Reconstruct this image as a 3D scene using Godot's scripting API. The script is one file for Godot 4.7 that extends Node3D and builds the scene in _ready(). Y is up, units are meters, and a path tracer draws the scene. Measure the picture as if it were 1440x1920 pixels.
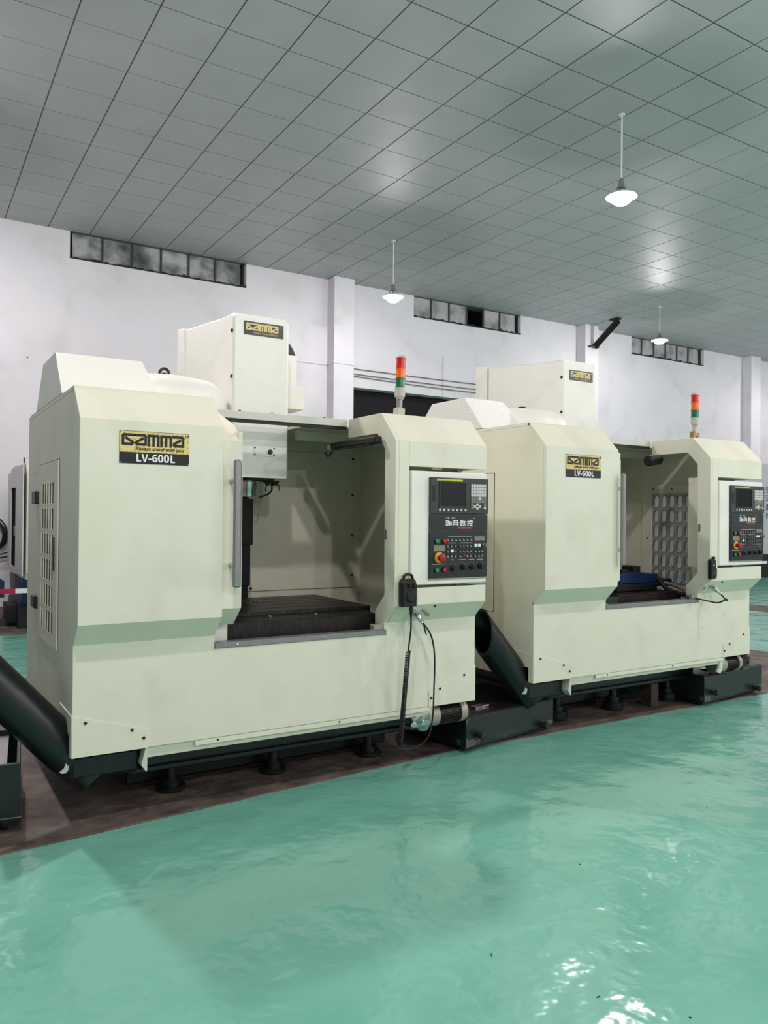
extends Node3D
# A workshop hall with two cream vertical machining centres on a concrete strip beside a green epoxy aisle.
# World: x runs along the row of machines (parallel to the far wall), y up, z towards the aisle. Metres.

const CAM_Y := 1.4
const FOCAL := 1466.53            # pixels at 1440 x 1920
const CEIL := 5.7876
const WALL_Z := -12.89
const HALL := Rect2(-9.0, WALL_Z, 37.0, 24.4)   # x, z, width, depth
var M := {}
var used := {}
var rng := RandomNumberGenerator.new()
var cam_basis: Basis

# ------------------------------------------------------------------ naming
func numbered(called: String) -> String:
	var n: int = used.get(called, -1) + 1
	used[called] = n
	return called if n == 0 else "%s_%03d" % [called, n]

func tag(o: Node, label: String, category: String, group := "", kind := "") -> void:
	if label: o.set_meta("label", label)
	if category: o.set_meta("category", category)
	if group: o.set_meta("group", group)
	if kind: o.set_meta("kind", kind)

func thing(called: String, label: String, category: String, at := Vector3.ZERO, turn := 0.0, group := "") -> Node3D:
	var o := Node3D.new()
	o.name = numbered(called)
	add_child(o)
	o.position = at
	o.rotation.y = turn
	tag(o, label, category, group)
	return o

func setting(called: String) -> Node3D:
	var o := Node3D.new()
	o.name = called
	add_child(o)
	o.set_meta("kind", "structure")
	return o

func obj(called: String, st: SurfaceTool, m: Material, parent: Node, label := "") -> MeshInstance3D:
	var o := MeshInstance3D.new()
	st.set_material(m)
	o.mesh = st.commit()
	o.name = called
	parent.add_child(o, true)
	if label: o.set_meta("label", label)
	return o

# ------------------------------------------------------------------ geometry
func begin() -> SurfaceTool:
	var st := SurfaceTool.new()
	st.begin(Mesh.PRIMITIVE_TRIANGLES)
	return st

func tri(st: SurfaceTool, a: Vector3, b: Vector3, c: Vector3, na: Vector3, nb: Vector3, nc: Vector3) -> void:
	if (b - a).cross(c - a).dot(na + nb + nc) > 0.0:
		var t := b; b = c; c = t
		t = nb; nb = nc; nc = t
	for p in [[a, na], [b, nb], [c, nc]]:
		st.set_normal(p[1])
		st.add_vertex(p[0])

func flat(st: SurfaceTool, a: Vector3, b: Vector3, c: Vector3, n: Vector3) -> void:
	tri(st, a, b, c, n, n, n)

func quad(st: SurfaceTool, a: Vector3, b: Vector3, c: Vector3, d: Vector3, n: Vector3) -> void:
	flat(st, a, b, c, n)
	flat(st, a, c, d, n)

# box with chamfered edges, c centre, s size
func bx(st: SurfaceTool, c: Vector3, s: Vector3, b := 0.0, bs := Basis.IDENTITY) -> void:
	var h := s * 0.5
	b = minf(b, minf(h.x, minf(h.y, h.z)) * 0.9)
	var ax := [Vector3.RIGHT, Vector3.UP, Vector3.BACK]
	for i in 3:
		var j := (i + 1) % 3
		var k := (i + 2) % 3
		for sg in [-1.0, 1.0]:
			var n: Vector3 = ax[i] * sg
			var o: Vector3 = n * h[i]
			var u: Vector3 = ax[j] * (h[j] - b)
			var v: Vector3 = ax[k] * (h[k] - b)
			quad(st, c + bs * (o + u + v), c + bs * (o - u + v), c + bs * (o - u - v), c + bs * (o + u - v), bs * n)
			if b > 0.0:
				for sj in [-1.0, 1.0]:
					var w: Vector3 = ax[k] * (h[k] - b)
					var e1: Vector3 = n * h[i] + ax[j] * sj * (h[j] - b)
					var e2: Vector3 = n * (h[i] - b) + ax[j] * sj * h[j]
					quad(st, c + bs * (e1 + w), c + bs * (e1 - w), c + bs * (e2 - w), c + bs * (e2 + w), bs * (n + ax[j] * sj).normalized())
	if b > 0.0:
		for sx in [-1.0, 1.0]:
			for sy in [-1.0, 1.0]:
				for sz in [-1.0, 1.0]:
					var g := Vector3(sx, sy, sz)
					flat(st, c + bs * (g * Vector3(h.x, h.y - b, h.z - b)), c + bs * (g * Vector3(h.x - b, h.y, h.z - b)), c + bs * (g * Vector3(h.x - b, h.y - b, h.z)), bs * g.normalized())

# box by its limits
func bl(st: SurfaceTool, x0: float, x1: float, y0: float, y1: float, z0: float, z1: float, b := 0.0) -> void:
	bx(st, Vector3(x0 + x1, y0 + y1, z0 + z1) * 0.5, Vector3(x1 - x0, y1 - y0, z1 - z0).abs(), b)

# polygon (u, v) extruded along w from o by depth, with chamfered rims
func prism(st: SurfaceTool, poly: Array, o: Vector3, u: Vector3, v: Vector3, w: Vector3, depth: float, b := 0.0) -> void:
	var n := poly.size()
	var area := 0.0
	for i in n:
		var p: Vector2 = poly[i]
		var q: Vector2 = poly[(i + 1) % n]
		area += p.cross(q)
	var s := 1.0 if area > 0.0 else -1.0
	var nor := []
	for i in n:
		var e: Vector2 = (poly[(i + 1) % n] - poly[i]).normalized()
		nor.append(Vector2(e.y, -e.x) * s)
	var inn := PackedVector2Array()
	for i in n:
		var n1: Vector2 = nor[(i + n - 1) % n]
		var n2: Vector2 = nor[i]
		inn.append(poly[i] - (n1 + n2) / maxf(0.3, 1.0 + n1.dot(n2)) * b)
	var P := func(q: Vector2, d: float) -> Vector3: return o + u * q.x + v * q.y + w * d
	for i in n:
		var j := (i + 1) % n
		var nn: Vector3 = (u * nor[i].x + v * nor[i].y).normalized()
		quad(st, P.call(poly[i], b), P.call(poly[j], b), P.call(poly[j], depth - b), P.call(poly[i], depth - b), nn)
		if b > 0.0:
			quad(st, P.call(poly[i], b), P.call(poly[j], b), P.call(inn[j], 0.0), P.call(inn[i], 0.0), (nn - w).normalized())
			quad(st, P.call(poly[i], depth - b), P.call(poly[j], depth - b), P.call(inn[j], depth), P.call(inn[i], depth), (nn + w).normalized())
	var idx := Geometry2D.triangulate_polygon(inn)
	for t in range(0, idx.size(), 3):
		flat(st, P.call(inn[idx[t]], 0.0), P.call(inn[idx[t + 1]], 0.0), P.call(inn[idx[t + 2]], 0.0), -w)
		flat(st, P.call(inn[idx[t]], depth), P.call(inn[idx[t + 1]], depth), P.call(inn[idx[t + 2]], depth), w)

# side profile given as [z, y] pairs, extruded along x
func side(st: SurfaceTool, pts: Array, x0: float, x1: float, b := 0.0) -> void:
	var poly := []
	for p in pts: poly.append(Vector2(p[0], p[1]))
	prism(st, poly, Vector3(x0, 0, 0), Vector3.BACK, Vector3.UP, Vector3.RIGHT, x1 - x0, b)

# front outline given as [x, y] pairs, extruded along z
func front(st: SurfaceTool, pts: Array, z0: float, z1: float, b := 0.0) -> void:
	var poly := []
	for p in pts: poly.append(Vector2(p[0], p[1]))
	prism(st, poly, Vector3(0, 0, z0), Vector3.RIGHT, Vector3.UP, Vector3.BACK, z1 - z0, b)

# sheet metal: an open path of [z, y] with thickness t on its left, extruded along x
func sheet(st: SurfaceTool, path: Array, t: float, x0: float, x1: float, b := 0.0) -> void:
	var n := path.size()
	var inner := []
	for i in n:
		var p := Vector2(path[i][0], path[i][1])
		var d1 := Vector2.ZERO
		var d2 := Vector2.ZERO
		if i > 0: d1 = (p - Vector2(path[i - 1][0], path[i - 1][1])).normalized()
		if i < n - 1: d2 = (Vector2(path[i + 1][0], path[i + 1][1]) - p).normalized()
		if i == 0: d1 = d2
		if i == n - 1: d2 = d1
		var n1 := Vector2(-d1.y, d1.x)
		var n2 := Vector2(-d2.y, d2.x)
		var q := p + (n1 + n2) / (1.0 + n1.dot(n2)) * t
		inner.append([q.x, q.y])
	inner.reverse()
	side(st, path + inner, x0, x1, b)

func frame_at(d: Vector3) -> Array:
	var a := Vector3.UP if absf(d.y) < 0.9 else Vector3.RIGHT
	var u := d.cross(a).normalized()
	return [u, d.cross(u).normalized()]

func tube(st: SurfaceTool, pts: Array, r: float, n := 10, cap := true) -> void:
	var rings := []
	var fr := []
	for i in pts.size():
		var d: Vector3
		if i == 0: d = pts[1] - pts[0]
		elif i == pts.size() - 1: d = pts[i] - pts[i - 1]
		else: d = (pts[i + 1] - pts[i]).normalized() + (pts[i] - pts[i - 1]).normalized()
		d = d.normalized()
		var u: Vector3
		if fr.is_empty(): u = frame_at(d)[0]
		else: u = (fr[-1] - d * fr[-1].dot(d)).normalized()
		fr.append(u)
		var v := d.cross(u)
		var ring := []
		for k in n:
			var a := TAU * k / n
			ring.append(u * cos(a) + v * sin(a))
		rings.append(ring)
	for i in pts.size() - 1:
		for k in n:
			var l := (k + 1) % n
			var a: Vector3 = rings[i][k]
			var b: Vector3 = rings[i][l]
			var c: Vector3 = rings[i + 1][l]
			var d: Vector3 = rings[i + 1][k]
			tri(st, pts[i] + a * r, pts[i] + b * r, pts[i + 1] + c * r, a, b, c)
			tri(st, pts[i] + a * r, pts[i + 1] + c * r, pts[i + 1] + d * r, a, c, d)
	if cap:
		for e in [0, pts.size() - 1]:
			var nn: Vector3 = (pts[0] - pts[1]).normalized() if e == 0 else (pts[e] - pts[e - 1]).normalized()
			for k in n:
				flat(st, pts[e], pts[e] + rings[e][k] * r, pts[e] + rings[e][(k + 1) % n] * r, nn)

func curve(ctrl: Array, steps := 8) -> Array:
	var out := []
	for i in ctrl.size() - 1:
		var p0: Vector3 = ctrl[maxi(i - 1, 0)]
		var p1: Vector3 = ctrl[i]
		var p2: Vector3 = ctrl[i + 1]
		var p3: Vector3 = ctrl[mini(i + 2, ctrl.size() - 1)]
		for k in steps:
			out.append(p1.cubic_interpolate(p2, p0, p3, float(k) / steps))
	out.append(ctrl[-1])
	return out

# profile of [r, h] pairs turned about the axis through o; corners sharper than 40 degrees stay sharp
func lathe(st: SurfaceTool, prof: Array, o: Vector3, axis := Vector3.UP, n := 20) -> void:
	var f := frame_at(axis)
	var seg := []
	for i in prof.size() - 1:
		var d := Vector2(prof[i + 1][0] - prof[i][0], prof[i + 1][1] - prof[i][1]).normalized()
		seg.append(Vector2(d.y, -d.x))
	for i in prof.size() - 1:
		var na: Vector2 = seg[i]
		var nb: Vector2 = seg[i]
		if i > 0 and seg[i - 1].dot(seg[i]) > 0.75: na = (seg[i - 1] + seg[i]).normalized()
		if i < seg.size() - 1 and seg[i + 1].dot(seg[i]) > 0.75: nb = (seg[i + 1] + seg[i]).normalized()
		for k in n:
			var p := []
			for kk in [k, k + 1]:
				var a: float = TAU * kk / n
				var rad: Vector3 = f[0] * cos(a) + f[1] * sin(a)
				p.append([o + rad * prof[i][0] + axis * prof[i][1], (rad * na.x + axis * na.y).normalized(), o + rad * prof[i + 1][0] + axis * prof[i + 1][1], (rad * nb.x + axis * nb.y).normalized()])
			if prof[i][0] > 1e-6: tri(st, p[0][0], p[1][0], p[1][2], p[0][1], p[1][1], p[1][3])
			if prof[i + 1][0] > 1e-6: tri(st, p[0][0], p[1][2], p[0][2], p[0][1], p[1][3], p[0][3])

func cyl(st: SurfaceTool, a: Vector3, b: Vector3, r: float, n := 16, bev := 0.0) -> void:
	var l := a.distance_to(b)
	if bev > 0.0: lathe(st, [[0.0, 0.0], [r - bev, 0.0], [r, bev], [r, l - bev], [r - bev, l], [0.0, l]], a, (b - a).normalized(), n)
	else: lathe(st, [[0.0, 0.0], [r, 0.0], [r, l], [0.0, l]], a, (b - a).normalized(), n)

# thick polyline laid in the plane of u and v at o, raised by d along w
func stroke(st: SurfaceTool, pts: Array, o: Vector3, u: Vector3, v: Vector3, t: float, d: float) -> void:
	var w := u.cross(v).normalized()
	for i in pts.size() - 1:
		var a: Vector3 = o + u * pts[i][0] + v * pts[i][1]
		var b: Vector3 = o + u * pts[i + 1][0] + v * pts[i + 1][1]
		var e := (b - a).normalized()
		var s := w.cross(e).normalized() * t * 0.5
		a -= e * t * 0.5
		b += e * t * 0.5
		var h := w * (d + 0.00002 * i)
		quad(st, a + s + h, a - s + h, b - s + h, b + s + h, w)
		quad(st, a + s, b + s, b + s + h, a + s + h, s.normalized())
		quad(st, a - s, b - s, b - s + h, a - s + h, -s.normalized())
		quad(st, a + s, a - s, a - s + h, a + s + h, -e)
		quad(st, b + s, b - s, b - s + h, b + s + h, e)

func words_mesh(called: String, words: String, font: SystemFont, height: float, m: Material, parent: Node, at: Vector3, slant := 0.0, width := 0.0) -> MeshInstance3D:
	var tm := TextMesh.new()
	tm.text = words
	tm.font = font
	tm.font_size = 64
	tm.pixel_size = height / 46.0
	tm.depth = 0.0015
	tm.curve_step = 2.0
	tm.horizontal_alignment = HORIZONTAL_ALIGNMENT_LEFT
	tm.vertical_alignment = VERTICAL_ALIGNMENT_BOTTOM
	var src := tm.get_mesh_arrays()
	var vs: PackedVector3Array = src[Mesh.ARRAY_VERTEX]
	var lo := 1e9
	var hi := -1e9
	var low := 1e9
	for q in vs:
		lo = minf(lo, q.x + q.y * slant)
		hi = maxf(hi, q.x + q.y * slant)
		low = minf(low, q.y)
	if "y" in words: low += height * 0.30        # letters with tails hang below the line
	var squeeze := width / (hi - lo) if width > 0.0 else 1.0
	for i in vs.size():
		var q := vs[i]
		vs[i] = Vector3((q.x + q.y * slant - lo) * squeeze, q.y - low, q.z)
	src[Mesh.ARRAY_VERTEX] = vs
	var am := ArrayMesh.new()
	am.add_surface_from_arrays(Mesh.PRIMITIVE_TRIANGLES, src)
	am.surface_set_material(0, m)
	var o := MeshInstance3D.new()
	o.mesh = am
	o.name = called
	parent.add_child(o, true)
	o.position = at
	return o

# ------------------------------------------------------------------ materials
func noise(freq: float, oct := 4, sd := 1, kind := FastNoiseLite.TYPE_SIMPLEX_SMOOTH) -> FastNoiseLite:
	var n := FastNoiseLite.new()
	n.noise_type = kind
	n.frequency = freq
	n.fractal_octaves = oct
	n.seed = sd
	return n

func ntex(n: FastNoiseLite, ramp: Array, size := 512) -> NoiseTexture2D:
	var t := NoiseTexture2D.new()
	t.width = size
	t.height = size
	t.seamless = true
	t.noise = n
	t.normalize = true
	var g := Gradient.new()
	var off := PackedFloat32Array()
	var col := PackedColorArray()
	for r in ramp:
		off.append(r[0])
		col.append(r[1])
	g.offsets = off
	g.colors = col
	t.color_ramp = g
	return t

func nrm(n: FastNoiseLite, strength: float, size := 512) -> NoiseTexture2D:
	var t := NoiseTexture2D.new()
	t.width = size
	t.height = size
	t.seamless = true
	t.noise = n
	t.as_normal_map = true
	t.bump_strength = strength
	return t

func mat(c: Color, rough := 0.5, metal := 0.0) -> StandardMaterial3D:
	var m := StandardMaterial3D.new()
	m.albedo_color = c
	m.roughness = rough
	m.metallic = metal
	return m

func tex(m: StandardMaterial3D, t: Texture2D, scale: float) -> StandardMaterial3D:
	m.albedo_texture = t
	m.uv1_triplanar = true
	m.uv1_world_triplanar = true
	m.uv1_scale = Vector3.ONE * scale
	return m

func glow(c: Color, e: float) -> StandardMaterial3D:
	var m := mat(c, 0.4)
	m.emission_enabled = true
	m.emission = c
	m.emission_energy_multiplier = e
	return m

func grey(v: float) -> Color:
	return Color(v, v, v)

func materials() -> void:
	# machine paint: cream powder coat with faint handling marks
	M.paint = tex(mat(Color(0.885, 0.875, 0.80), 0.42), ntex(noise(0.006, 4, 3), [[0.0, Color(0.955, 0.95, 0.94)], [0.5, Color(1, 1, 1)], [1.0, Color(0.985, 0.985, 0.975)]]), 0.6)
	M.paint_white = tex(mat(Color(0.925, 0.92, 0.885), 0.42), ntex(noise(0.006, 4, 8), [[0.0, Color(0.955, 0.95, 0.94)], [0.5, Color(1, 1, 1)], [1.0, Color(0.985, 0.985, 0.975)]]), 0.6)
	M.paint_speckle = tex(mat(Color(0.90, 0.895, 0.87), 0.45), ntex(noise(0.12, 2, 5), [[0.0, Color(0.86, 0.86, 0.85)], [0.45, Color(0.98, 0.98, 0.98)], [1.0, Color(1, 1, 1)]]), 1.2)
	M.paint_grey = mat(Color(0.80, 0.80, 0.755), 0.42)
	M.base_green = tex(mat(Color(0.055, 0.085, 0.083), 0.34), ntex(noise(0.02, 4, 21), [[0.0, Color(0.55, 0.55, 0.55)], [0.5, Color(1, 1, 1)], [1.0, Color(0.8, 0.8, 0.8)]]), 1.0)
	M.tank = tex(mat(Color(1, 1, 1), 0.36), ntex(noise(0.012, 5, 31), [[0.0, Color(0.055, 0.085, 0.08)], [0.80, Color(0.07, 0.115, 0.105)], [0.86, Color(0.08, 0.12, 0.11)], [0.87, Color(0.30, 0.315, 0.30)], [1.0, Color(0.26, 0.27, 0.26)]]), 1.3)
	M.tank_top = tex(mat(Color(1, 1, 1), 0.3), ntex(noise(0.02, 4, 33), [[0.0, Color(0.08, 0.07, 0.07)], [0.6, Color(0.13, 0.115, 0.11)], [1.0, Color(0.26, 0.22, 0.21)]]), 1.5)
	M.worn = tex(mat(Color(1, 1, 1), 0.5), ntex(noise(0.05, 4, 37), [[0.0, grey(0.20)], [0.5, grey(0.34)], [1.0, grey(0.46)]]), 4.0)
	M.black = mat(Color(0.042, 0.042, 0.046), 0.4)
	M.rubber = mat(Color(0.045, 0.045, 0.05), 0.55)
	M.void = mat(Color(0.03, 0.03, 0.03), 0.9)  # near-black colour that stands in for darkness in openings
	M.steel = mat(Color(0.62, 0.62, 0.63), 0.32, 0.9)
	M.steel_brushed = tex(mat(Color(0.60, 0.59, 0.59), 0.38, 0.55), ntex(noise(0.05, 3, 41), [[0.0, grey(0.75)], [0.5, grey(1.0)], [1.0, grey(0.85)]]), 2.0)
	M.steel_brushed.uv1_scale = Vector3(9.0, 0.35, 9.0)
	M.chrome = mat(Color(0.80, 0.80, 0.80), 0.18, 1.0)
	M.iron = tex(mat(Color(1, 1, 1), 0.4, 0.35), ntex(noise(0.03, 5, 51), [[0.0, Color(0.11, 0.09, 0.085)], [0.55, Color(0.19, 0.165, 0.155)], [1.0, Color(0.36, 0.32, 0.30)]]), 2.2)
	M.iron_streak = tex(mat(Color(1, 1, 1), 0.42, 0.3), ntex(noise(0.05, 4, 52), [[0.0, Color(0.06, 0.055, 0.055)], [0.5, Color(0.13, 0.12, 0.115)], [1.0, Color(0.27, 0.25, 0.24)]]), 1.0)
	M.iron_streak.uv1_scale = Vector3(4.0, 0.5, 4.0)
	M.screw = mat(Color(0.16, 0.16, 0.15), 0.4, 0.6)
	M.slot_plate = mat(Color(0.66, 0.66, 0.64), 0.3)
	M.panel_dark = mat(Color(0.19, 0.20, 0.20), 0.45)
	M.panel_black = mat(Color(0.105, 0.12, 0.132), 0.42)
	M.screen = mat(Color(0.035, 0.05, 0.055), 0.1)
	M.interior_dark = mat(Color(0.13, 0.13, 0.115), 0.9)  # dark colour painted in for an unlit machine interior
	M.interior_dark.metallic_specular = 0.1
	M.key_light = mat(Color(0.80, 0.80, 0.78), 0.5)
	M.key_grey = mat(Color(0.50, 0.49, 0.46), 0.5)
	M.mark = mat(Color(0.74, 0.75, 0.75), 0.5)
	M.white = mat(Color(0.93, 0.93, 0.92), 0.45)
	M.yellow = mat(Color(0.78, 0.80, 0.16), 0.45)
	M.ring_yellow = mat(Color(0.88, 0.68, 0.16), 0.4)
	M.red = mat(Color(0.76, 0.08, 0.10), 0.35)
	M.red_dark = mat(Color(0.60, 0.08, 0.09), 0.35)
	M.green_button = mat(Color(0.10, 0.52, 0.28), 0.35)
	M.orange_text = mat(Color(0.80, 0.40, 0.16), 0.5)
	M.gold = tex(mat(Color(0.90, 0.82, 0.53), 0.36, 0.0), ntex(noise(0.03, 4, 61), [[0.0, Color(0.70, 0.62, 0.52)], [0.4, Color(0.96, 0.95, 0.92)], [1.0, Color(1, 1, 1)]]), 4.0)
	M.plate_black = mat(Color(0.05, 0.05, 0.055), 0.3)
	M.cream_text = mat(Color(0.90, 0.88, 0.72), 0.4)
	M.lens_red = mat(Color(0.80, 0.09, 0.10), 0.2)
	M.lens_amber = mat(Color(0.93, 0.42, 0.07), 0.2)
	M.lens_green = mat(Color(0.02, 0.42, 0.27), 0.2)
	M.tower_grey = mat(Color(0.72, 0.70, 0.64), 0.4)
	M.brass = mat(Color(0.55, 0.47, 0.30), 0.35, 0.8)
	M.alu = mat(Color(0.66, 0.65, 0.60), 0.5, 0.5)
	M.blue = mat(Color(0.07, 0.16, 0.32), 0.35)
	M.blue_machine = mat(Color(0.08, 0.20, 0.33), 0.4)
	M.wood = tex(mat(Color(1, 1, 1), 0.7), ntex(noise(0.03, 4, 71), [[0.0, Color(0.16, 0.125, 0.09)], [1.0, Color(0.33, 0.26, 0.19)]]), 2.0)
	# the building
	M.wall = tex(mat(Color(1, 1, 1), 0.75), ntex(noise(0.008, 5, 81), [[0.0, Color(0.785, 0.778, 0.795)], [0.4, Color(0.825, 0.82, 0.838)], [1.0, Color(0.84, 0.835, 0.853)]]), 0.25)
	M.tile = tex(mat(Color(1, 1, 1), 0.48), ntex(noise(0.01, 3, 91), [[0.0, Color(0.645, 0.655, 0.66)], [1.0, Color(0.67, 0.68, 0.685)]], 256), 0.5)
	M.tile.normal_enabled = true
	M.tile.normal_texture = nrm(noise(0.02, 2, 92), 1.2, 256)
	M.tile.normal_scale = 0.25
	M.grid = mat(Color(0.40, 0.42, 0.42), 0.6)  # darker grey puts the shade of the tile joints into colour
	M.epoxy = tex(mat(Color(1, 1, 1), 0.13), ntex(noise(0.007, 5, 101), [[0.0, Color(0.435, 0.685, 0.61)], [0.5, Color(0.46, 0.705, 0.635)], [1.0, Color(0.49, 0.735, 0.66)]], 1024), 0.16)
	M.epoxy.normal_enabled = true
	M.epoxy.normal_texture = nrm(noise(0.012, 5, 102), 5.0, 1024)
	M.epoxy.normal_scale = 0.42
	M.concrete = tex(mat(Color(1, 1, 1), 0.72), ntex(noise(0.01, 6, 111), [[0.0, Color(0.19, 0.16, 0.15)], [0.35, Color(0.32, 0.275, 0.255)], [0.7, Color(0.39, 0.34, 0.315)], [1.0, Color(0.47, 0.42, 0.39)]], 1024), 0.35)
	M.concrete.normal_enabled = true
	M.concrete.normal_texture = nrm(noise(0.04, 5, 112), 4.0, 512)
	M.concrete.normal_scale = 0.5
	M.soot = mat(Color(0.10, 0.10, 0.105), 0.8)
	M.window_steel = mat(Color(0.22, 0.22, 0.225), 0.6)
	# panes: frosted and sooted glass, blotchy grey stains
	M.pane = tex(mat(Color(1, 1, 1), 0.35), ntex(noise(0.006, 4, 121), [[0.0, Color(0.20, 0.215, 0.22)], [0.35, Color(0.42, 0.435, 0.44)], [0.65, Color(0.63, 0.64, 0.65)], [1.0, Color(0.72, 0.73, 0.74)]], 512), 0.55)
	M.pane_pale = tex(mat(Color(1, 1, 1), 0.35), ntex(noise(0.006, 4, 125), [[0.0, Color(0.44, 0.445, 0.45)], [0.4, Color(0.64, 0.64, 0.65)], [1.0, Color(0.74, 0.74, 0.755)]], 512), 0.55)
	M.glass = StandardMaterial3D.new()
	M.glass.transparency = BaseMaterial3D.TRANSPARENCY_ALPHA
	M.glass.albedo_color = Color(0.55, 0.56, 0.57, 0.5)
	M.glass.roughness = 0.12
	M.clear = StandardMaterial3D.new()
	M.clear.transparency = BaseMaterial3D.TRANSPARENCY_ALPHA
	M.clear.albedo_color = Color(0.95, 0.97, 1.0, 0.45)
	M.clear.roughness = 0.1
	M.bulb = glow(Color(1.0, 0.985, 0.95), 9.0)
	M.lamp_grey = mat(Color(0.45, 0.47, 0.48), 0.5)
	M.lamp_rod = mat(Color(0.88, 0.89, 0.88), 0.5)
	M.tape_white = mat(Color(0.90, 0.88, 0.87), 0.4)
	M.tape_red = mat(Color(0.68, 0.10, 0.26), 0.4)
	M.cabinet_grey = mat(Color(0.72, 0.715, 0.74), 0.45)
	M.far_cream = mat(Color(0.80, 0.79, 0.765), 0.42)
	M.text_blue = mat(Color(0.25, 0.25, 0.42), 0.5)
	M.wire = mat(Color(0.40, 0.37, 0.37), 0.6)

# ------------------------------------------------------------------ camera, light
func _ready() -> void:
	rng.seed = 7
	var yaw := deg_to_rad(31.628)
	var pitch := deg_to_rad(0.3356)
	var roll := deg_to_rad(0.533)
	var F := Vector3(sin(yaw), 0, -cos(yaw))
	var R := Vector3(cos(yaw), 0, sin(yaw))
	var F2 := F * cos(pitch) + Vector3.UP * sin(pitch)
	var U2 := Vector3.UP * cos(pitch) - F * sin(pitch)
	var R3 := R * cos(roll) + U2 * sin(roll)
	var U3 := U2 * cos(roll) - R * sin(roll)
	cam_basis = Basis(R3, U3, -F2)
	var cam := Camera3D.new()
	cam.name = "camera"
	add_child(cam)
	cam.transform = Transform3D(cam_basis, Vector3(0, CAM_Y, 0))
	cam.fov = rad_to_deg(2.0 * atan(960.0 / FOCAL))
	cam.near = 0.05
	cam.far = 120.0
	cam.current = true
	var e := Environment.new()
	e.background_mode = Environment.BG_COLOR
	e.background_color = Color(0.012, 0.014, 0.02)      # night outside
	e.tonemap_mode = Environment.TONE_MAPPER_LINEAR
	e.tonemap_exposure = 1.53
	e.sdfgi_enabled = true
	e.ssao_enabled = true
	e.ssil_enabled = true
	var we := WorldEnvironment.new()
	we.environment = e
	we.name = "environment"
	add_child(we)
	materials()
	build_hall()
	build_lamps()
	var m1 := Vector3(0.637, 0, -3.5)
	var m2 := Vector3(3.347, 0.035, -3.55)
	machine(m1, 1)
	machine(m2, 2)
	handwheel(m1)
	vise(m2)
	tanks()
	background()

const LAMP_ENERGY := 3.2

func build_lamps() -> void:
	var cols := [0.34, 6.6, 13.25, 19.9]
	var rows := {-10.5: 0.8, -5.87: 1.28, -1.24: 1.25, 3.4: 1.7, 8.03: 1.7}     # z of each row, relative lamp power; last row unseen, added for frontal light
	var proto: Node3D = null
	for z in rows:
		for x in cols:
			var o: Node3D
			if proto == null:
				proto = make_lamp()
				o = proto
			else:
				o = proto.duplicate()
				o.name = numbered("pendant_lamp")
				add_child(o)
			o.position = Vector3(x, CEIL, z)
			var drop := 0.0
			if x > 13.0 and x < 14.0 and z < -10.0:
				drop = 0.2
				o.position = Vector3(13.27, CEIL, -10.76)
			var label := "saucer-shaped LED pendant lamp hung from the ceiling on a thin pale rod"
			if is_equal_approx(x, 6.6) and is_equal_approx(z, -5.87): label = "large bright saucer-shaped LED pendant lamp over open ceiling, away from the walls"
			elif is_equal_approx(x, 6.6) and is_equal_approx(z, -10.5): label = "bright LED pendant lamp hanging by the pilaster above the signal tower"
			elif drop > 0.0: label = "bright LED pendant lamp in front of the far sooty window strip"
			tag(o, label, "lamp", "pendant lamps")
			if drop > 0.0: o.scale = Vector3(1.0, 0.78, 1.0)
			var l := OmniLight3D.new()
			l.name = "lamp_glow"
			add_child(l, true)
			l.position = o.position + Vector3(0, -0.93 * (0.78 if drop > 0.0 else 1.0), 0)
			l.light_energy = LAMP_ENERGY * rows[z] * (1.5 if x < 1.0 and z > -6.0 and z < -2.0 else 1.0)
			l.light_color = Color(1.0, 0.967, 0.972)
			l.light_size = 0.09
			l.omni_range = 60.0
			l.omni_attenuation = 2.0
			l.shadow_enabled = true

func make_lamp() -> Node3D:
	var o := thing("pendant_lamp", "lamp", "lamp")
	var st := begin()
	cyl(st, Vector3(0, -0.012, 0), Vector3(0, 0, 0), 0.035, 14)
	cyl(st, Vector3(0, -0.72, 0), Vector3(0, -0.01, 0), 0.009, 8)
	obj("rod", st, M.lamp_rod, o)
	st = begin()
	lathe(st, [[0.0, -0.70], [0.018, -0.70], [0.03, -0.73], [0.034, -0.78], [0.03, -0.80], [0.0, -0.80]], Vector3.ZERO)
	for k in 4:
		var a := TAU * k / 4.0 + 0.4
		tube(st, [Vector3(cos(a) * 0.028, -0.77, sin(a) * 0.028), Vector3(cos(a) * 0.07, -0.86, sin(a) * 0.07)], 0.008, 6)
	obj("socket", st, M.lamp_grey, o)
	st = begin()
	lathe(st, [[0.0, -0.845], [0.06, -0.845], [0.085, -0.86], [0.13, -0.872], [0.165, -0.895], [0.165, -0.902], [0.125, -0.885], [0.08, -0.875], [0.0, -0.875]], Vector3.ZERO, Vector3.UP, 28)
	obj("saucer", st, M.lamp_rod, o)
	st = begin()
	lathe(st, [[0.0, -0.99], [0.06, -0.98], [0.10, -0.95], [0.122, -0.91], [0.118, -0.888], [0.0, -0.88]], Vector3.ZERO, Vector3.UP, 28)
	obj("diffuser", st, M.bulb, o)
	return o

# ------------------------------------------------------------------ the hall
func wall_rects(st: SurfaceTool, x0: float, x1: float, y0: float, y1: float, holes: Array, z0: float, z1: float) -> void:
	# a wall of boxes around rectangular openings [x0, x1, y0, y1], sorted by x
	var x := x0
	for h in holes:
		bl(st, x, h[0], y0, y1, z0, z1)
		if h[2] > y0: bl(st, h[0], h[1], y0, h[2], z0, z1)
		if h[3] < y1: bl(st, h[0], h[1], h[3], y1, z0, z1)
		x = h[1]
	bl(st, x, x1, y0, y1, z0, z1)

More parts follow.
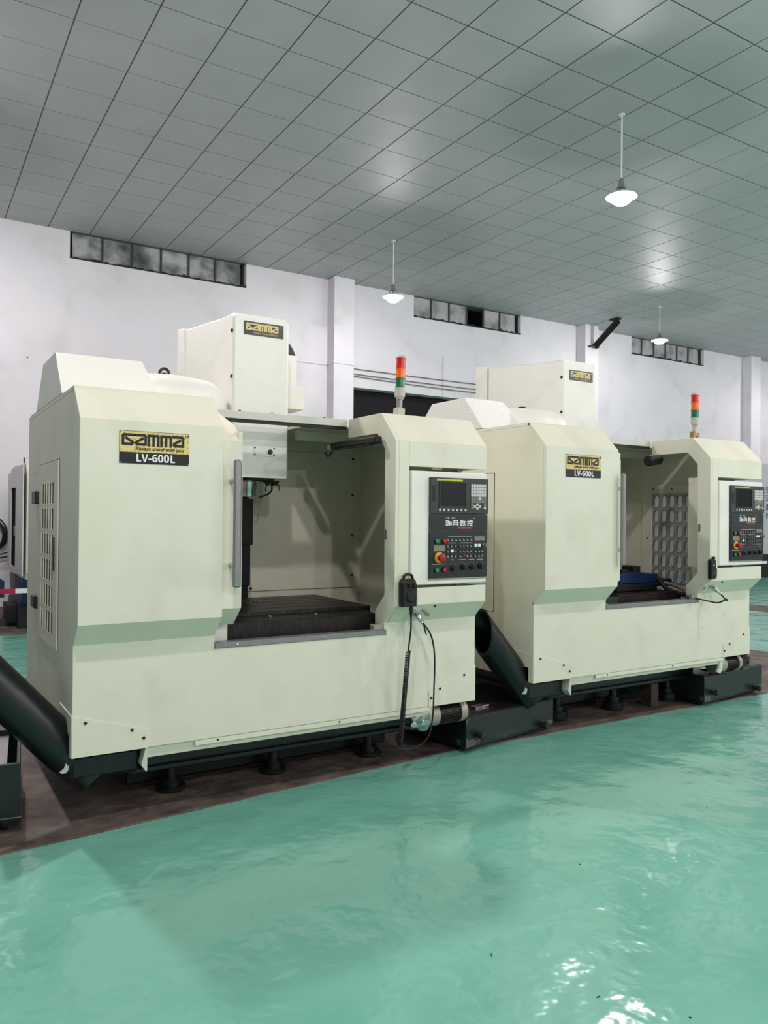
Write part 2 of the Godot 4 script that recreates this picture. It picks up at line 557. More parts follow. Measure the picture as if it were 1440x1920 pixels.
func build_hall() -> void:
	var x0 := HALL.position.x
	var x1 := HALL.end.x
	var z1 := HALL.end.y
	# floor: green epoxy with two bare concrete strips
	var fl := setting("floor")
	var st := begin()
	bl(st, x0, x1, -0.3, 0.0, z1, -3.3)
	bl(st, x0, x1, -0.3, 0.0, -7.25, -9.9)
	bl(st, 7.8, x1, -0.3, 0.0, -4.2, -7.25)
	# the front slab reaches under the uneven concrete edge, which lies a few millimetres proud
	bl(st, x0, x1, -0.3, 0.0, -3.3, -4.2)
	obj("epoxy_slab", st, M.epoxy, fl, "glossy sea-green epoxy floor coating")
	var edge := []
	var ex := x0
	while ex <= 7.75:
		var ez := -3.762
		if ex < 2.76: ez = lerpf(-3.762, -3.54, clampf((2.76 - ex) / 2.43, 0, 1.4))
		edge.append(Vector2(ex, ez + rng.randf_range(-0.005, 0.005)))
		ex += 0.07
	edge.append(Vector2(7.8, -3.762))
	var strip := edge.duplicate()
	strip.append(Vector2(7.8, -7.25))
	strip.append(Vector2(x0, -7.25))
	st = begin()
	prism(st, strip, Vector3(0, -0.3, 0), Vector3.RIGHT, Vector3.BACK, Vector3.UP, 0.306, 0.002)
	obj("concrete_strip", st, M.concrete, fl, "bare brown-grey concrete strip under the machines")
	st = begin()
	bl(st, x0, 9.0, -0.3, 0.004, -9.9, WALL_Z - 0.3)
	obj("concrete_strip", st, M.concrete, fl, "bare concrete strip along the far wall")
	st = begin()
	bl(st, 9.0, x1, -0.3, 0.0, -9.9, WALL_Z - 0.3)
	obj("epoxy_slab", st, M.epoxy, fl)
	st = begin()
	bl(st, 11.2, 12.0, -0.01, 0.004, -9.0, -3.0, 0.002)
	obj("concrete_strip", st, M.concrete, fl, "narrow bare concrete strip across the green floor")
	# grit and a few swarf flecks lying on the epoxy
	st = begin()
	for p in [[1.75, -1.62], [2.35, -2.28], [1.62, -1.95], [0.98, -1.72], [1.21, -1.50], [3.35, -2.42], [2.0, -2.9], [1.9, -1.42], [0.62, -1.9]]:
		bx(st, Vector3(p[0], 0.001, p[1]), Vector3(rng.randf_range(0.004, 0.014), 0.002, rng.randf_range(0.002, 0.005)), 0.0, Basis(Vector3.UP, rng.randf() * 3.0))
	mark_stuff(obj("grit", st, M.soot, fl))
	# ceiling: soffit above a lay-in grid of 600 mm metal tiles
	ceiling_tiles(x0, x1, z1)
	# far wall with three high window strips and one dark opening
	var wins := [[2.17, 5.07], [8.59, 11.38], [14.88, 17.61]]
	var wb := setting("wall_back")
	st = begin()
	wall_rects(st, x0, x1, 5.37, CEIL, [[2.17, 5.07, 5.37, 5.80], [8.59, 11.38, 5.37, 5.80], [14.88, 17.61, 5.37, 5.80]], WALL_Z - 0.3, WALL_Z)
	wall_rects(st, x0, x1, 0.0, 5.37, [[7.22, 9.9, 0.0, 3.84]], WALL_Z - 0.3, WALL_Z)
	obj("plaster", st, M.wall, wb, "white plastered far wall")
	var pil := 1
	for px in [0.65, 6.88, 13.27, 19.45]:
		var tr := setting("trim_%d" % pil)
		pil += 1
		st = begin()
		bl(st, px - 0.21, px + 0.21, 0.0, CEIL, WALL_Z, WALL_Z + 0.27, 0.006)
		obj("pilaster", st, M.wall, tr)
		if px > 6.0 and px < 7.0:
			st = begin()
			bl(st, px - 0.225, px + 0.225, 4.19, 4.25, WALL_Z, WALL_Z + 0.285, 0.004)
			bl(st, 4.6, px - 0.225, 4.19, 4.25, WALL_Z, WALL_Z + 0.022, 0.004)
			obj("ledge", st, M.wall, tr)
	st = begin()
	cyl(st, Vector3(9.31, 3.85, WALL_Z + 0.012), Vector3(9.31, 4.68, WALL_Z + 0.012), 0.009, 8)
	obj("conduit", st, M.wall, wb)
	st = begin()
	for k in 26:
		var sx := rng.randf_range(0.9, 19.0)
		var sy := rng.randf_range(1.0, 4.0)
		cyl(st, Vector3(sx, sy, WALL_Z), Vector3(sx, sy, WALL_Z + 0.012), rng.randf_range(0.008, 0.016), 8)
	var plugs := obj("wall_plugs", st, M.soot, wb)
	plugs.set_meta("kind", "stuff")
	for k in 3: window_strip(k + 1, wins[k][0], wins[k][1], 5.37, k)
	# dark opening: its darkness is painted, with near-black passage walls
	var d := setting("door_1")
	st = begin()
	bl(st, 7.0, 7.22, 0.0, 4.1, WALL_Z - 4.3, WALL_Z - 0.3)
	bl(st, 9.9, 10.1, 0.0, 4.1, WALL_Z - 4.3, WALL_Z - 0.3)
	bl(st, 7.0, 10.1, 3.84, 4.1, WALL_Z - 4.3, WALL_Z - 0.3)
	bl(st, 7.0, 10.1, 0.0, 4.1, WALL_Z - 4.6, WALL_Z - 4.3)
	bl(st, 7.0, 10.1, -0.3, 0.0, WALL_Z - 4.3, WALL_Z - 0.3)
	obj("passage", st, M.void, d, "passage behind the tall opening, its darkness painted as near-black walls")
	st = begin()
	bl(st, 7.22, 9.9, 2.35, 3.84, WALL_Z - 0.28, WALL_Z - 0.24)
	obj("dark_sheet", st, M.void, d)  # near-black sheet put in as the darkness of the upper opening
	# the other walls
	var wl := setting("wall_left")
	st = begin()
	bl(st, x0 - 0.3, x0, 0, CEIL, WALL_Z - 0.3, z1 + 0.3)
	obj("plaster", st, M.wall, wl)
	var wr := setting("wall_right")
	st = begin()
	bl(st, x1, x1 + 0.3, 0, CEIL, WALL_Z - 0.3, z1 + 0.3)
	obj("plaster", st, M.wall, wr)
	var wf := setting("wall_front")
	st = begin()
	bl(st, x0, x1, 0, CEIL, z1, z1 + 0.3)
	obj("plaster", st, M.wall, wf)
	# three service wires sagging along the far wall
	var ys := [[4.185, 4.20], [4.09, 4.13], [4.05, 4.075]]
	for k in 3:
		st = begin()
		var pts := []
		for i in 25:
			var t := i / 24.0
			pts.append(Vector3(lerpf(7.1, 13.05, t), lerpf(ys[k][0], ys[k][1], t) - 0.05 * sin(PI * t) * (0.4 + 0.5 * k), WALL_Z + 0.035))
		tube(st, pts, 0.008, 6)
		var o := obj(numbered("service_wire"), st, M.wire, self)
		tag(o, ["uppermost of three thin wires strung along the far wall", "middle of three thin wires strung along the far wall", "lowest, most sagging of three thin wires along the far wall"][k], "wire", "wires on the far wall")
	# black steel brace from the pilaster up to the ceiling
	st = begin()
	var a := Vector3(13.27, 5.30, WALL_Z + 0.30)
	var b := Vector3(13.27, 5.765, WALL_Z + 1.0)
	var dir := (b - a).normalized()
	var bas := Basis(Vector3.RIGHT, dir.cross(Vector3.RIGHT).normalized(), dir)
	bx(st, (a + b) * 0.5, Vector3(0.09, 0.02, a.distance_to(b)), 0.003, bas)
	bx(st, (a + b) * 0.5 + bas.y * -0.05 + Vector3(0.035, 0, 0), Vector3(0.02, 0.10, a.distance_to(b)), 0.003, bas)
	var br := thing("steel_brace", "black steel angle brace between a white pilaster and the ceiling", "brace")
	obj("angle_bar", st, M.soot, br)
	st = begin()
	bl(st, 13.13, 13.41, 5.265, 5.30, WALL_Z + 0.02, WALL_Z + 0.36, 0.004)
	obj("foot_plate", st, M.window_steel, br)
	st = begin()
	bl(st, 13.2, 13.34, 5.755, CEIL - 0.004, WALL_Z + 0.84, WALL_Z + 1.06, 0.004)
	obj("head_plate", st, M.soot, br)

func to_pixel(p: Vector3) -> Vector3:
	var q: Vector3 = cam_basis.inverse() * (p - Vector3(0, CAM_Y, 0))
	if q.z > -0.2: return Vector3(-9999, -9999, -1)
	return Vector3(720 + FOCAL * q.x / -q.z, 960 - FOCAL * q.y / -q.z, -q.z)

func ceiling_tiles(x0: float, x1: float, z1: float) -> void:
	var ce := setting("ceiling")
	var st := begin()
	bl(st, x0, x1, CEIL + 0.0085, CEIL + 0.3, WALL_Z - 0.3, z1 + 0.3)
	obj("grid_backing", st, M.grid, ce, "grey backing slab, its darker colour standing in for shade in the tile joints")
	var gap := 0.013
	var th := 0.007
	var cells := []
	var gx := 0.0536 - 0.6 * 16
	while gx < x1:
		var gz := -0.155 + 0.6 * 20
		while gz > WALL_Z:
			var xa := maxf(gx, x0)
			var xb := minf(gx + 0.6, x1)
			var zb := minf(gz, z1)
			var za := maxf(gz - 0.6, WALL_Z)
			if xb - xa > 0.04 and zb - za > 0.04:
				var c := Vector3((xa + xb) / 2, CEIL, (za + zb) / 2)
				var p := to_pixel(c)
				var inside: bool = p.z > 0 and p.x > -30 and p.x < 1470 and p.y > -40 and p.y < 700
				cells.append([-1.0 / (p.z * p.z * p.z) if inside else 0.0, xa + gap / 2, xb - gap / 2, za + gap / 2, zb - gap / 2])
			gz -= 0.6
		gx += 0.6
	cells.sort_custom(func(a, b): return a[0] < b[0])
	var whole := begin()
	bx(whole, Vector3.ZERO, Vector3(0.6 - gap, th, 0.6 - gap), 0.0015)
	whole.set_material(M.tile)
	var shared := whole.commit()
	var rest := begin()
	var count := 0
	for c in cells:
		var full: bool = c[2] - c[1] > 0.58 and c[4] - c[3] > 0.58
		if count < 300 and full and c[0] < 0.0:
			var o := MeshInstance3D.new()
			o.mesh = shared
			o.name = "ceiling_tile"
			ce.add_child(o, true)
			# each lay-in tile hangs a hair out of level
			o.position = Vector3((c[1] + c[2]) / 2, CEIL + th / 2 + rng.randf_range(-0.001, 0.0), (c[3] + c[4]) / 2)
			o.rotation = Vector3(rng.randf_range(-0.0025, 0.0025), 0, rng.randf_range(-0.0025, 0.0025))
			count += 1
		else:
			bl(rest, c[1], c[2], CEIL, CEIL + th, c[3], c[4], 0.0015)
	var ro := obj("ceiling_tiles_beyond", rest, M.tile, ce)
	ro.set_meta("kind", "stuff")

func window_strip(n: int, x0: float, x1: float, y0: float, k: int) -> void:
	var w := setting("window_%d" % n)
	var st := begin()
	var top := 5.80
	var zf := WALL_Z - 0.12
	bl(st, x0, x1, y0, y0 + 0.025, zf - 0.03, zf + 0.03)
	bl(st, x0, x0 + 0.03, y0, top, zf - 0.03, zf + 0.03)
	bl(st, x1 - 0.03, x1, y0, top, zf - 0.03, zf + 0.03)
	obj("window_frame", st, M.window_steel, w)
	# sooty, crumbling putty line along the sill
	var pw := (x1 - x0 - 0.10) / 6.0
	var poly := [[x0, y0 - 0.004], [x1, y0 - 0.004]]
	var px := x1
	while px > x0:
		poly.append([px, y0 + 0.012 + absf(rng.randfn(0.0, 0.018))])
		px -= 0.05
	poly.append([x0, y0 + 0.02])
	st = begin()
	front(st, poly, zf + 0.01, WALL_Z + 0.004)
	obj("sooty_putty", st, M.soot, w)
	for i in 6:
		var a := x0 + 0.04 + pw * i
		if i > 0:
			st = begin()
			bl(st, a - 0.014, a + 0.014, y0, top, zf - 0.02, zf + 0.035, 0.003)
			obj("mullion", st, M.window_steel, w)
		if k == 1 and i == 3: continue          # this pane is missing: night shows through
		st = begin()
		bl(st, a + 0.012, a + pw - 0.012, y0 + 0.02, top, zf - 0.006, zf + 0.006)
		obj("pane", st, M.pane if k == 0 else M.pane_pale, w)

# ------------------------------------------------------------------ lettering
const GAMMA := {
	"G": [[[1.0, 0.9], [0.2, 0.9], [0.1, 0.8], [0.1, 0.1], [0.8, 0.1], [0.9, 0.2], [0.84, 0.3], [0.36, 0.62]]],
	"a": [[[0.06, 0.9], [0.8, 0.9], [0.9, 0.8], [0.9, 0.1], [0.22, 0.1], [0.1, 0.2], [0.16, 0.3], [0.64, 0.6]]],
	"m": [[[0.1, 0.06], [0.1, 0.9], [0.82, 0.9], [0.9, 0.82], [0.9, 0.06]], [[0.5, 0.86], [0.5, 0.06]]],
}
const HAN := [
	[[[0.0, 0.88], [0.3, 0.88]], [[0.02, 0.54], [0.28, 0.54]], [[0.0, 0.14], [0.32, 0.2]], [[0.15, 0.88], [0.15, 0.18]], [[0.34, 0.72], [0.62, 0.72], [0.6, 0.14], [0.5, 0.12]], [[0.47, 0.94], [0.45, 0.5], [0.33, 0.08]], [[0.72, 0.68], [0.72, 0.14]], [[0.72, 0.68], [0.96, 0.68], [0.96, 0.14]], [[0.72, 0.2], [0.96, 0.2]]],
	[[[0.0, 0.88], [0.32, 0.88]], [[0.02, 0.54], [0.3, 0.54]], [[0.0, 0.14], [0.34, 0.22]], [[0.16, 0.88], [0.16, 0.18]], [[0.44, 0.88], [0.8, 0.88], [0.77, 0.5]], [[0.52, 0.76], [0.5, 0.5], [0.94, 0.5], [0.9, 0.08], [0.76, 0.1]], [[0.4, 0.27], [0.8, 0.27]]],
	[[[0.04, 0.7], [0.5, 0.7]], [[0.27, 0.95], [0.27, 0.52]], [[0.1, 0.9], [0.17, 0.8]], [[0.44, 0.9], [0.37, 0.8]], [[0.25, 0.7], [0.06, 0.54]], [[0.3, 0.7], [0.48, 0.56]], [[0.02, 0.36], [0.52, 0.36]], [[0.24, 0.48], [0.14, 0.22], [0.46, 0.04]], [[0.4, 0.36], [0.3, 0.16], [0.04, 0.02]], [[0.68, 0.96], [0.57, 0.6]], [[0.64, 0.76], [0.98, 0.76]], [[0.88, 0.76], [0.8, 0.36], [0.55, 0.04]], [[0.63, 0.6], [0.76, 0.3], [0.98, 0.04]]],
	[[[0.02, 0.72], [0.34, 0.72]], [[0.19, 0.95], [0.19, 0.08], [0.09, 0.12]], [[0.02, 0.36], [0.34, 0.48]], [[0.69, 0.98], [0.69, 0.88]], [[0.44, 0.7], [0.45, 0.84], [0.96, 0.84], [0.94, 0.7]], [[0.6, 0.74], [0.49, 0.55]], [[0.78, 0.74], [0.91, 0.56]], [[0.5, 0.43], [0.9, 0.43]], [[0.7, 0.43], [0.7, 0.08]], [[0.42, 0.07], [0.98, 0.07]]],
]

func logo(st: SurfaceTool, o: Vector3, width: float, height: float) -> void:
	var lw := width / 5.0
	var i := 0
	for ch in ["G", "a", "m", "m", "a"]:
		for line in GAMMA[ch]:
			stroke(st, line, o + Vector3(lw * i + lw * 0.03, 0, 0), Vector3(lw * 0.94, 0, 0), Vector3(0, height, 0), height * 0.225, 0.0012)
		i += 1

func fnt(heavy := true) -> SystemFont:
	var f := SystemFont.new()
	f.font_names = PackedStringArray(["Droid Sans"])
	f.font_weight = 700 if heavy else 400
	return f

func screws(called: String, pts: Array, r: float, axis: Vector3, m: Material, parent: Node) -> void:
	for p in pts:
		var st := begin()
		lathe(st, [[0.0, 0.0], [r, 0.0], [r, r * 0.5], [r * 0.6, r * 0.9], [0.0, r * 0.95]], p, axis, 10)
		obj(called, st, m, parent)

# ------------------------------------------------------------------ a machining centre, front plane z = 0, left side x = 0
func machine(at: Vector3, n: int) -> void:
	var label := "cream vertical machining centre with a bare empty table and a handwheel on coiled cord" if n == 1 else "cream vertical machining centre with a blue vise on its table and slotted side window"
	var m := thing("machining_center", label, "machine", at, 0.0, "machining centres in a row")
	var st := begin()
	# --- sheet-metal covers
	var outer := [[-0.1, 0.825], [0.0, 0.925], [0.0, 1.81], [-0.154, 1.968]]
	st = begin()
	# the sheet is cut out behind the service door
	side(st, [[-0.1225, 0.34], [-0.1225, 0.833], [-0.0225, 0.934], [-0.0225, 1.801], [-0.163, 1.9455], [-1.56, 1.9455], [-1.56, 1.62], [-0.53, 1.62], [-0.53, 0.78], [-1.56, 0.78], [-1.55, 0.34]], 0.0, 0.02, 0.0015)
	bl(st, 0.0, 0.02, 0.78, 1.62, -1.56, -1.08)
	obj("side_panel", st, M.paint, m)
	st = begin()
	bl(st, 0.02, 0.94, 0.34, 1.945, -1.56, -1.545)
	bl(st, 1.37, 2.185, 0.34, 1.945, -1.56, -1.545)
	obj("rear_panel", st, M.paint, m)
	st = begin()
	sheet(st, outer, 0.022, 0.0, 0.638, 0.002)
	obj("front_cover", st, M.paint, m)
	st = begin()
	bl(st, 0.0, 0.638, 1.946, 1.968, -1.56, -0.15, 0.002)
	obj("roof_plate", st, M.paint, m)
	# apron below the door opening
	st = begin()
	front(st, [[0, 0.338], [2.21, 0.338], [2.21, 0.828], [1.588, 0.828], [1.588, 0.762], [0.638, 0.762], [0.638, 0.828], [0, 0.828]], -0.122, -0.1, 0.002)
	obj("apron", st, M.paint, m)
	var ds := 0.0 if n == 1 else -0.045
	# the sliding door, pushed open behind the left cover, and its jamb
	st = begin()
	sheet(st, [[-0.136, 0.869], [-0.036, 0.958], [-0.036, 1.755], [-0.149, 1.842], [-0.40, 1.935]], 0.02, 0.12, 0.746 + ds, 0.003)
	bl(st, 0.724 + ds, 0.746 + ds, 0.96, 1.80, -0.09, -0.04, 0.003)
	obj("sliding_door", st, M.paint, m)
	st = begin()
	bl(st, 0.50, 0.735, 0.765, 1.85, -0.22, -0.19, 0.002)
	obj("door_jamb", st, M.paint_white, m)
	st = begin()
	front(st, [[0.676, 1.068], [0.684, 1.062], [0.707, 1.062], [0.715, 1.068], [0.715, 1.654], [0.707, 1.66], [0.684, 1.66], [0.676, 1.654]], 0.02, 0.042, 0.008)
	var hd := obj("door_handle", st, M.steel_brushed, m, "flat brushed steel pull bar on the sliding door")
	hd.position.x = ds
	for y in [1.165, 1.562]:
		st = begin()
		cyl(st, Vector3(0.692, y, -0.036), Vector3(0.692, y, 0.022), 0.014, 12)
		obj("standoff", st, M.paint_grey, hd)
	# right cover with a recess for the swivelling control box
	st = begin()
	var jamb := [[-0.1225, 0.79], [-0.1225, 0.829], [-0.1, 0.829], [0.0, 0.925], [0.0, 1.81], [-0.15, 1.967], [-0.52, 1.967], [-0.52, 1.857], [-0.19, 1.857], [-0.108, 1.766], [-0.103, 0.978], [-0.198, 0.881], [-0.198, 0.79]]
	side(st, jamb, 1.588, 1.61, 0.002)
	obj("jamb_panel", st, M.paint, m)
	st = begin()
	bl(st, 1.6105, 1.677, 0.925, 1.81, -0.022, 0.0, 0.002)
	bl(st, 1.677, 2.205, 1.672, 1.81, -0.022, 0.0, 0.002)
	bl(st, 1.677, 2.205, 0.925, 1.016, -0.022, 0.0, 0.002)
	sheet(st, [[0.0, 1.808], [-0.154, 1.968], [-0.52, 1.968]], 0.022, 1.6105, 2.205, 0.002)
	sheet(st, [[-0.1, 0.825], [0.0, 0.925]], 0.022, 1.6105, 2.205, 0.0)
	obj("control_cover", st, M.paint, m)
	st = begin()
	side(st, [[-0.102, 0.34], [-0.102, 0.825], [-0.01, 0.915], [-0.01, 1.012], [-0.22, 1.012], [-0.22, 1.676], [-0.01, 1.676], [-0.01, 1.81], [-0.156, 1.967], [-0.40, 1.967], [-0.40, 0.34]], 2.185, 2.205, 0.002)
	if n == 1:
		bl(st, 2.185, 2.205, 0.34, 1.967, -1.56, -0.40)
	else:
		bl(st, 2.185, 2.205, 0.34, 0.80, -1.56, -0.40)
		bl(st, 2.185, 2.205, 1.65, 1.967, -1.56, -0.40)
		bl(st, 2.185, 2.205, 0.80, 1.65, -1.56, -1.10)
	obj("side_panel", st, M.paint, m)
	st = begin()
	bl(st, 1.677, 2.18, 1.012, 1.676, -0.25, -0.235)
	bl(st, 1.677, 1.69, 1.012, 1.676, -0.235, -0.022)
	obj("control_recess", st, M.paint, m)
	# header bar over the opening with a dark gasket
	st = begin()
	bl(st, 0.62, 1.588, 1.925, 1.968, -0.545, -0.53, 0.002)
	bl(st, 0.62, 1.588, 1.953, 1.968, -0.60, -0.545)
	var hb := obj("header_bar", st, M.paint_grey, m)
	st = begin()
	bl(st, 0.62, 1.588, 1.908, 1.925, -0.56, -0.538)
	obj("gasket", st, M.rubber, hb)
	for sx in [0.93, 1.12, 1.45]:
		st = begin()
		cyl(st, Vector3(sx, 1.968, -0.56), Vector3(sx, 1.976, -0.56), 0.008, 8)
		obj("bolt", st, M.screw, hb)
	# --- working space
	st = begin()
	bl(st, 0.62, 2.16, 0.45, 1.935, -1.37, -1.35)
	obj("back_wall", st, M.paint, m)
	st = begin()
	bl(st, 0.47, 0.485, 0.46, 1.945, -1.545, -0.20)  # partition added to darken the cavity behind the louvre slits
	obj("inner_side_wall", st, M.paint, m)
	st = begin()
	bl(st, 1.30, 2.096, 0.90, 1.835, -1.35, -1.341, 0.002)
	var bp := obj("back_panel", st, M.paint, m)
	screws("screw", [Vector3(2.08, 1.806, -1.341), Vector3(2.08, 1.55, -1.341), Vector3(2.08, 1.265, -1.341), Vector3(2.08, 0.983, -1.341), Vector3(1.32, 0.92, -1.341)], 0.009, Vector3.BACK, M.screw, bp)
	if n == 1:
		st = begin()
		bl(st, 2.15, 2.165, 0.45, 1.945, -1.35, -0.20)
		obj("inner_side_wall", st, M.paint, m)
	else:
		st = begin()
		bl(st, 2.15, 2.165, 0.45, 0.83, -1.35, -0.20)
		bl(st, 2.15, 2.165, 1.575, 1.945, -1.35, -0.20)
		bl(st, 2.15, 2.165, 0.83, 1.575, -1.35, -0.955)
		bl(st, 2.15, 2.165, 0.83, 1.575, -0.575, -0.20)
		obj("inner_side_wall", st, M.paint, m)
		slotted_window(m)
	st = begin()
	bl(st, 1.365, 2.16, 1.925, 1.94, -1.35, -0.605)
	obj("roof_panel", st, M.paint, m)
	st = begin()
	bl(st, 1.42, 2.16, 1.865, 1.925, -0.90, -0.86, 0.003)
	obj("roof_rib", st, M.paint, m)
	st = begin()
	bl(st, 0.60, 2.16, 0.45, 0.60, -1.35, -0.13)
	obj("chip_pan", st, M.iron_streak, m)
	work_table(m, n)
	# sill rail of the opening
	st = begin()
	bl(st, 0.638, 1.600, 0.762, 0.790, -0.155, -0.094, 0.003)
	var sill := obj("sill_rail", st, M.steel_brushed, m, "bare steel track along the bottom of the door opening")
	st = begin()
	bl(st, 1.525, 1.585, 0.79, 0.817, -0.15, -0.10, 0.003)
	obj("stop_block", st, M.alu, sill)
	screws("bolt", [Vector3(0.665, 0.79, -0.115), Vector3(1.52, 0.79, -0.115), Vector3(1.555, 0.817, -0.125)], 0.008, Vector3.UP, M.chrome, sill)
	screws("bolt", [Vector3(0.75, 0.775, -0.094), Vector3(1.22, 0.775, -0.094)], 0.006, Vector3.BACK, M.chrome, sill)
	# slim work lamp under the right roof edge, switched off
	st = begin()
	if n == 1:
		bx(st, Vector3(1.555, 1.816, -0.38), Vector3(0.05, 0.04, 0.52), 0.008)
		var wl := obj("work_lamp", st, M.black, m, "slim black work lamp, switched off")
		st = begin()
		bx(st, Vector3(1.548, 1.794, -0.40), Vector3(0.03, 0.006, 0.42), 0.002)
		obj("lamp_lens", st, M.panel_dark, wl)
		st = begin()
		bx(st, Vector3(1.57, 1.815, -0.69), Vector3(0.03, 0.03, 0.08), 0.006)
		obj("lamp_bracket", st, M.paint_grey, wl)
		st = begin()
		tube(st, curve([Vector3(1.555, 1.81, -0.64), Vector3(1.545, 1.77, -0.66), Vector3(1.55, 1.76, -0.71), Vector3(1.56, 1.79, -0.76)], 5), 0.004, 6)
		obj("lamp_cord", st, M.rubber, wl)
	else:
		cyl(st, Vector3(1.40, 1.80, -0.40), Vector3(1.55, 1.82, -0.42), 0.04, 16, 0.008)
		obj("work_lamp", st, M.black, m, "short black barrel work lamp, switched off")
	head(m, n)
	changer(m, n)
	control_panel(m, n)
	signal_tower(m, n)
	side_door(m)
	nameplate(m)
	underside(m, n)
	# chip auger tube rising out of the left front corner, cut square to the floor
	auger(m)

func work_table(m: Node3D, n: int) -> void:
	var st := begin()
	if n == 1:
		bl(st, 0.40, 1.62, 0.62, 0.862, -0.42, -0.225, 0.004)
		obj("way_cover", st, M.iron_streak, m, "oily dark steel way cover before the table")
		st = begin()
		bl(st, 0.45, 1.69, 0.70, 0.862, -1.14, -0.42, 0.003)
		var tb := obj("table", st, M.iron, m, "oily dark cast-iron table with T-slots")
		for k in 5:
			st = begin()
			bl(st, 0.45, 1.69, 0.862, 0.882, -1.14 + k * 0.146, -1.14 + k * 0.146 + 0.134, 0.002)
			obj("slot_rib", st, M.iron, tb)
		for p in [Vector3(1.02, 0.862, -0.33), Vector3(1.28, 0.862, -0.31), Vector3(1.17, 0.882, -0.90)]:
			st = begin()
			cyl(st, p, p + Vector3(0, 0.012, 0), 0.011, 10, 0.002)
			obj("bolt", st, M.steel, tb)
	else:
		bl(st, 0.80, 0.955, 0.60, 0.815, -0.45, -0.27, 0.003)
		obj("way_cover", st, M.panel_dark, m)
		st = begin()
		bl(st, 0.965, 1.64, 0.62, 0.805, -0.75, -0.28, 0.004)
		var tb := obj("table", st, M.iron_streak, m, "dark cast-iron table under the vise")
		for k in 3:
			st = begin()
			bl(st, 0.965, 1.64, 0.805, 0.824, -0.75 + k * 0.158, -0.75 + k * 0.158 + 0.138, 0.002)
			obj("slot_rib", st, M.iron_streak, tb)
		st = begin()
		bl(st, 1.20, 1.95, 0.60, 0.86, -1.12, -0.78, 0.004)
		obj("saddle", st, M.iron_streak, m)
		st = begin()
		tube(st, curve([Vector3(1.46, 0.90, -0.62), Vector3(1.54, 0.935, -0.55), Vector3(1.585, 0.915, -0.46), Vector3(1.60, 0.83, -0.36), Vector3(1.635, 0.79, -0.16)], 6), 0.017, 8)
		obj("coolant_hose", st, M.rubber, m, "thick black coolant hose hanging over the table edge")
		st = begin()
		tube(st, curve([Vector3(1.62, 0.86, -0.66), Vector3(1.72, 0.87, -0.5), Vector3(1.74, 0.82, -0.33), Vector3(1.72, 0.72, -0.25)], 6), 0.014, 8)
		obj("coolant_hose", st, M.steel_brushed, m)

func slotted_window(m: Node3D) -> void:
	# side window: a pressed plate with five by six upright slots, glazed behind
	var st := begin()
	var fz := [-1.07, -0.50]
	bl(st, 2.135, 2.15, 1.585, 1.66, fz[0], fz[1], 0.003)
	bl(st, 2.135, 2.15, 0.80, 1.585, fz[0], -0.965, 0.003)
	bl(st, 2.135, 2.15, 0.80, 1.585, -0.565, fz[1], 0.003)
	var fr := obj("window_frame", st, M.paint, m)
	screws("screw", [Vector3(2.135, 1.62, -0.95), Vector3(2.135, 1.62, -0.76), Vector3(2.135, 1.62, -0.58), Vector3(2.135, 1.2, -1.01), Vector3(2.135, 1.2, -0.53)], 0.007, Vector3.LEFT, M.screw, fr)
	var cw := 0.39 / 5.0
	var chh := 0.75 / 6.0
	st = begin()
	for i in 5:
		for j in 6:
			var c := Vector3(2.142, 0.825 + chh * (j + 0.5), -0.96 + cw * (i + 0.5))
			var N := 20
			var hole := []
			var rect := []
			var rim := []
			for k in N:
				var a := TAU * (k + 0.5) / N
				var d := Vector2(cos(a), sin(a))
				var r := 0.027
				var off := 0.024
				hole.append(Vector2(d.x * r, d.y * r + (off if d.y > 0 else -off)))
				rim.append(Vector2(d.x * (r + 0.006), d.y * (r + 0.006) + (off if d.y > 0 else -off)))
				var s := minf(cw * 0.5 / maxf(absf(d.x), 1e-5), chh * 0.5 / maxf(absf(d.y), 1e-5))
				rect.append(d * s)
			for corner in [Vector2(1, 1), Vector2(-1, 1), Vector2(-1, -1), Vector2(1, -1)]:
				var best := 0
				for k in N:
					if (rect[k] - corner * Vector2(cw, chh) * 0.5).length() < (rect[best] - corner * Vector2(cw, chh) * 0.5).length(): best = k
				rect[best] = corner * Vector2(cw, chh) * 0.5
			var P := func(q: Vector2, dx: float) -> Vector3: return c + Vector3(dx, q.y, q.x)
			for k in N:
				var l := (k + 1) % N
				quad(st, P.call(rect[k], 0), P.call(rect[l], 0), P.call(rim[l], 0), P.call(rim[k], 0), Vector3.LEFT)
				var nn: Vector3 = Vector3(-1, 0, 0) + Vector3(0, rim[k].y, rim[k].x).normalized()
				quad(st, P.call(rim[k], 0), P.call(rim[l], 0), P.call(hole[l], -0.006), P.call(hole[k], -0.006), nn.normalized())
				quad(st, P.call(hole[k], -0.006), P.call(hole[l], -0.006), P.call(hole[l], 0.012), P.call(hole[k], 0.012), -Vector3(0, rim[k].y, rim[k].x).normalized())
	obj("slotted_plate", st, M.slot_plate, m, "bright metal plate with five by six upright slots")
	st = begin()
	bl(st, 2.156, 2.160, 0.825, 1.575, -0.96, -0.57)
	obj("window_pane", st, M.glass, m)

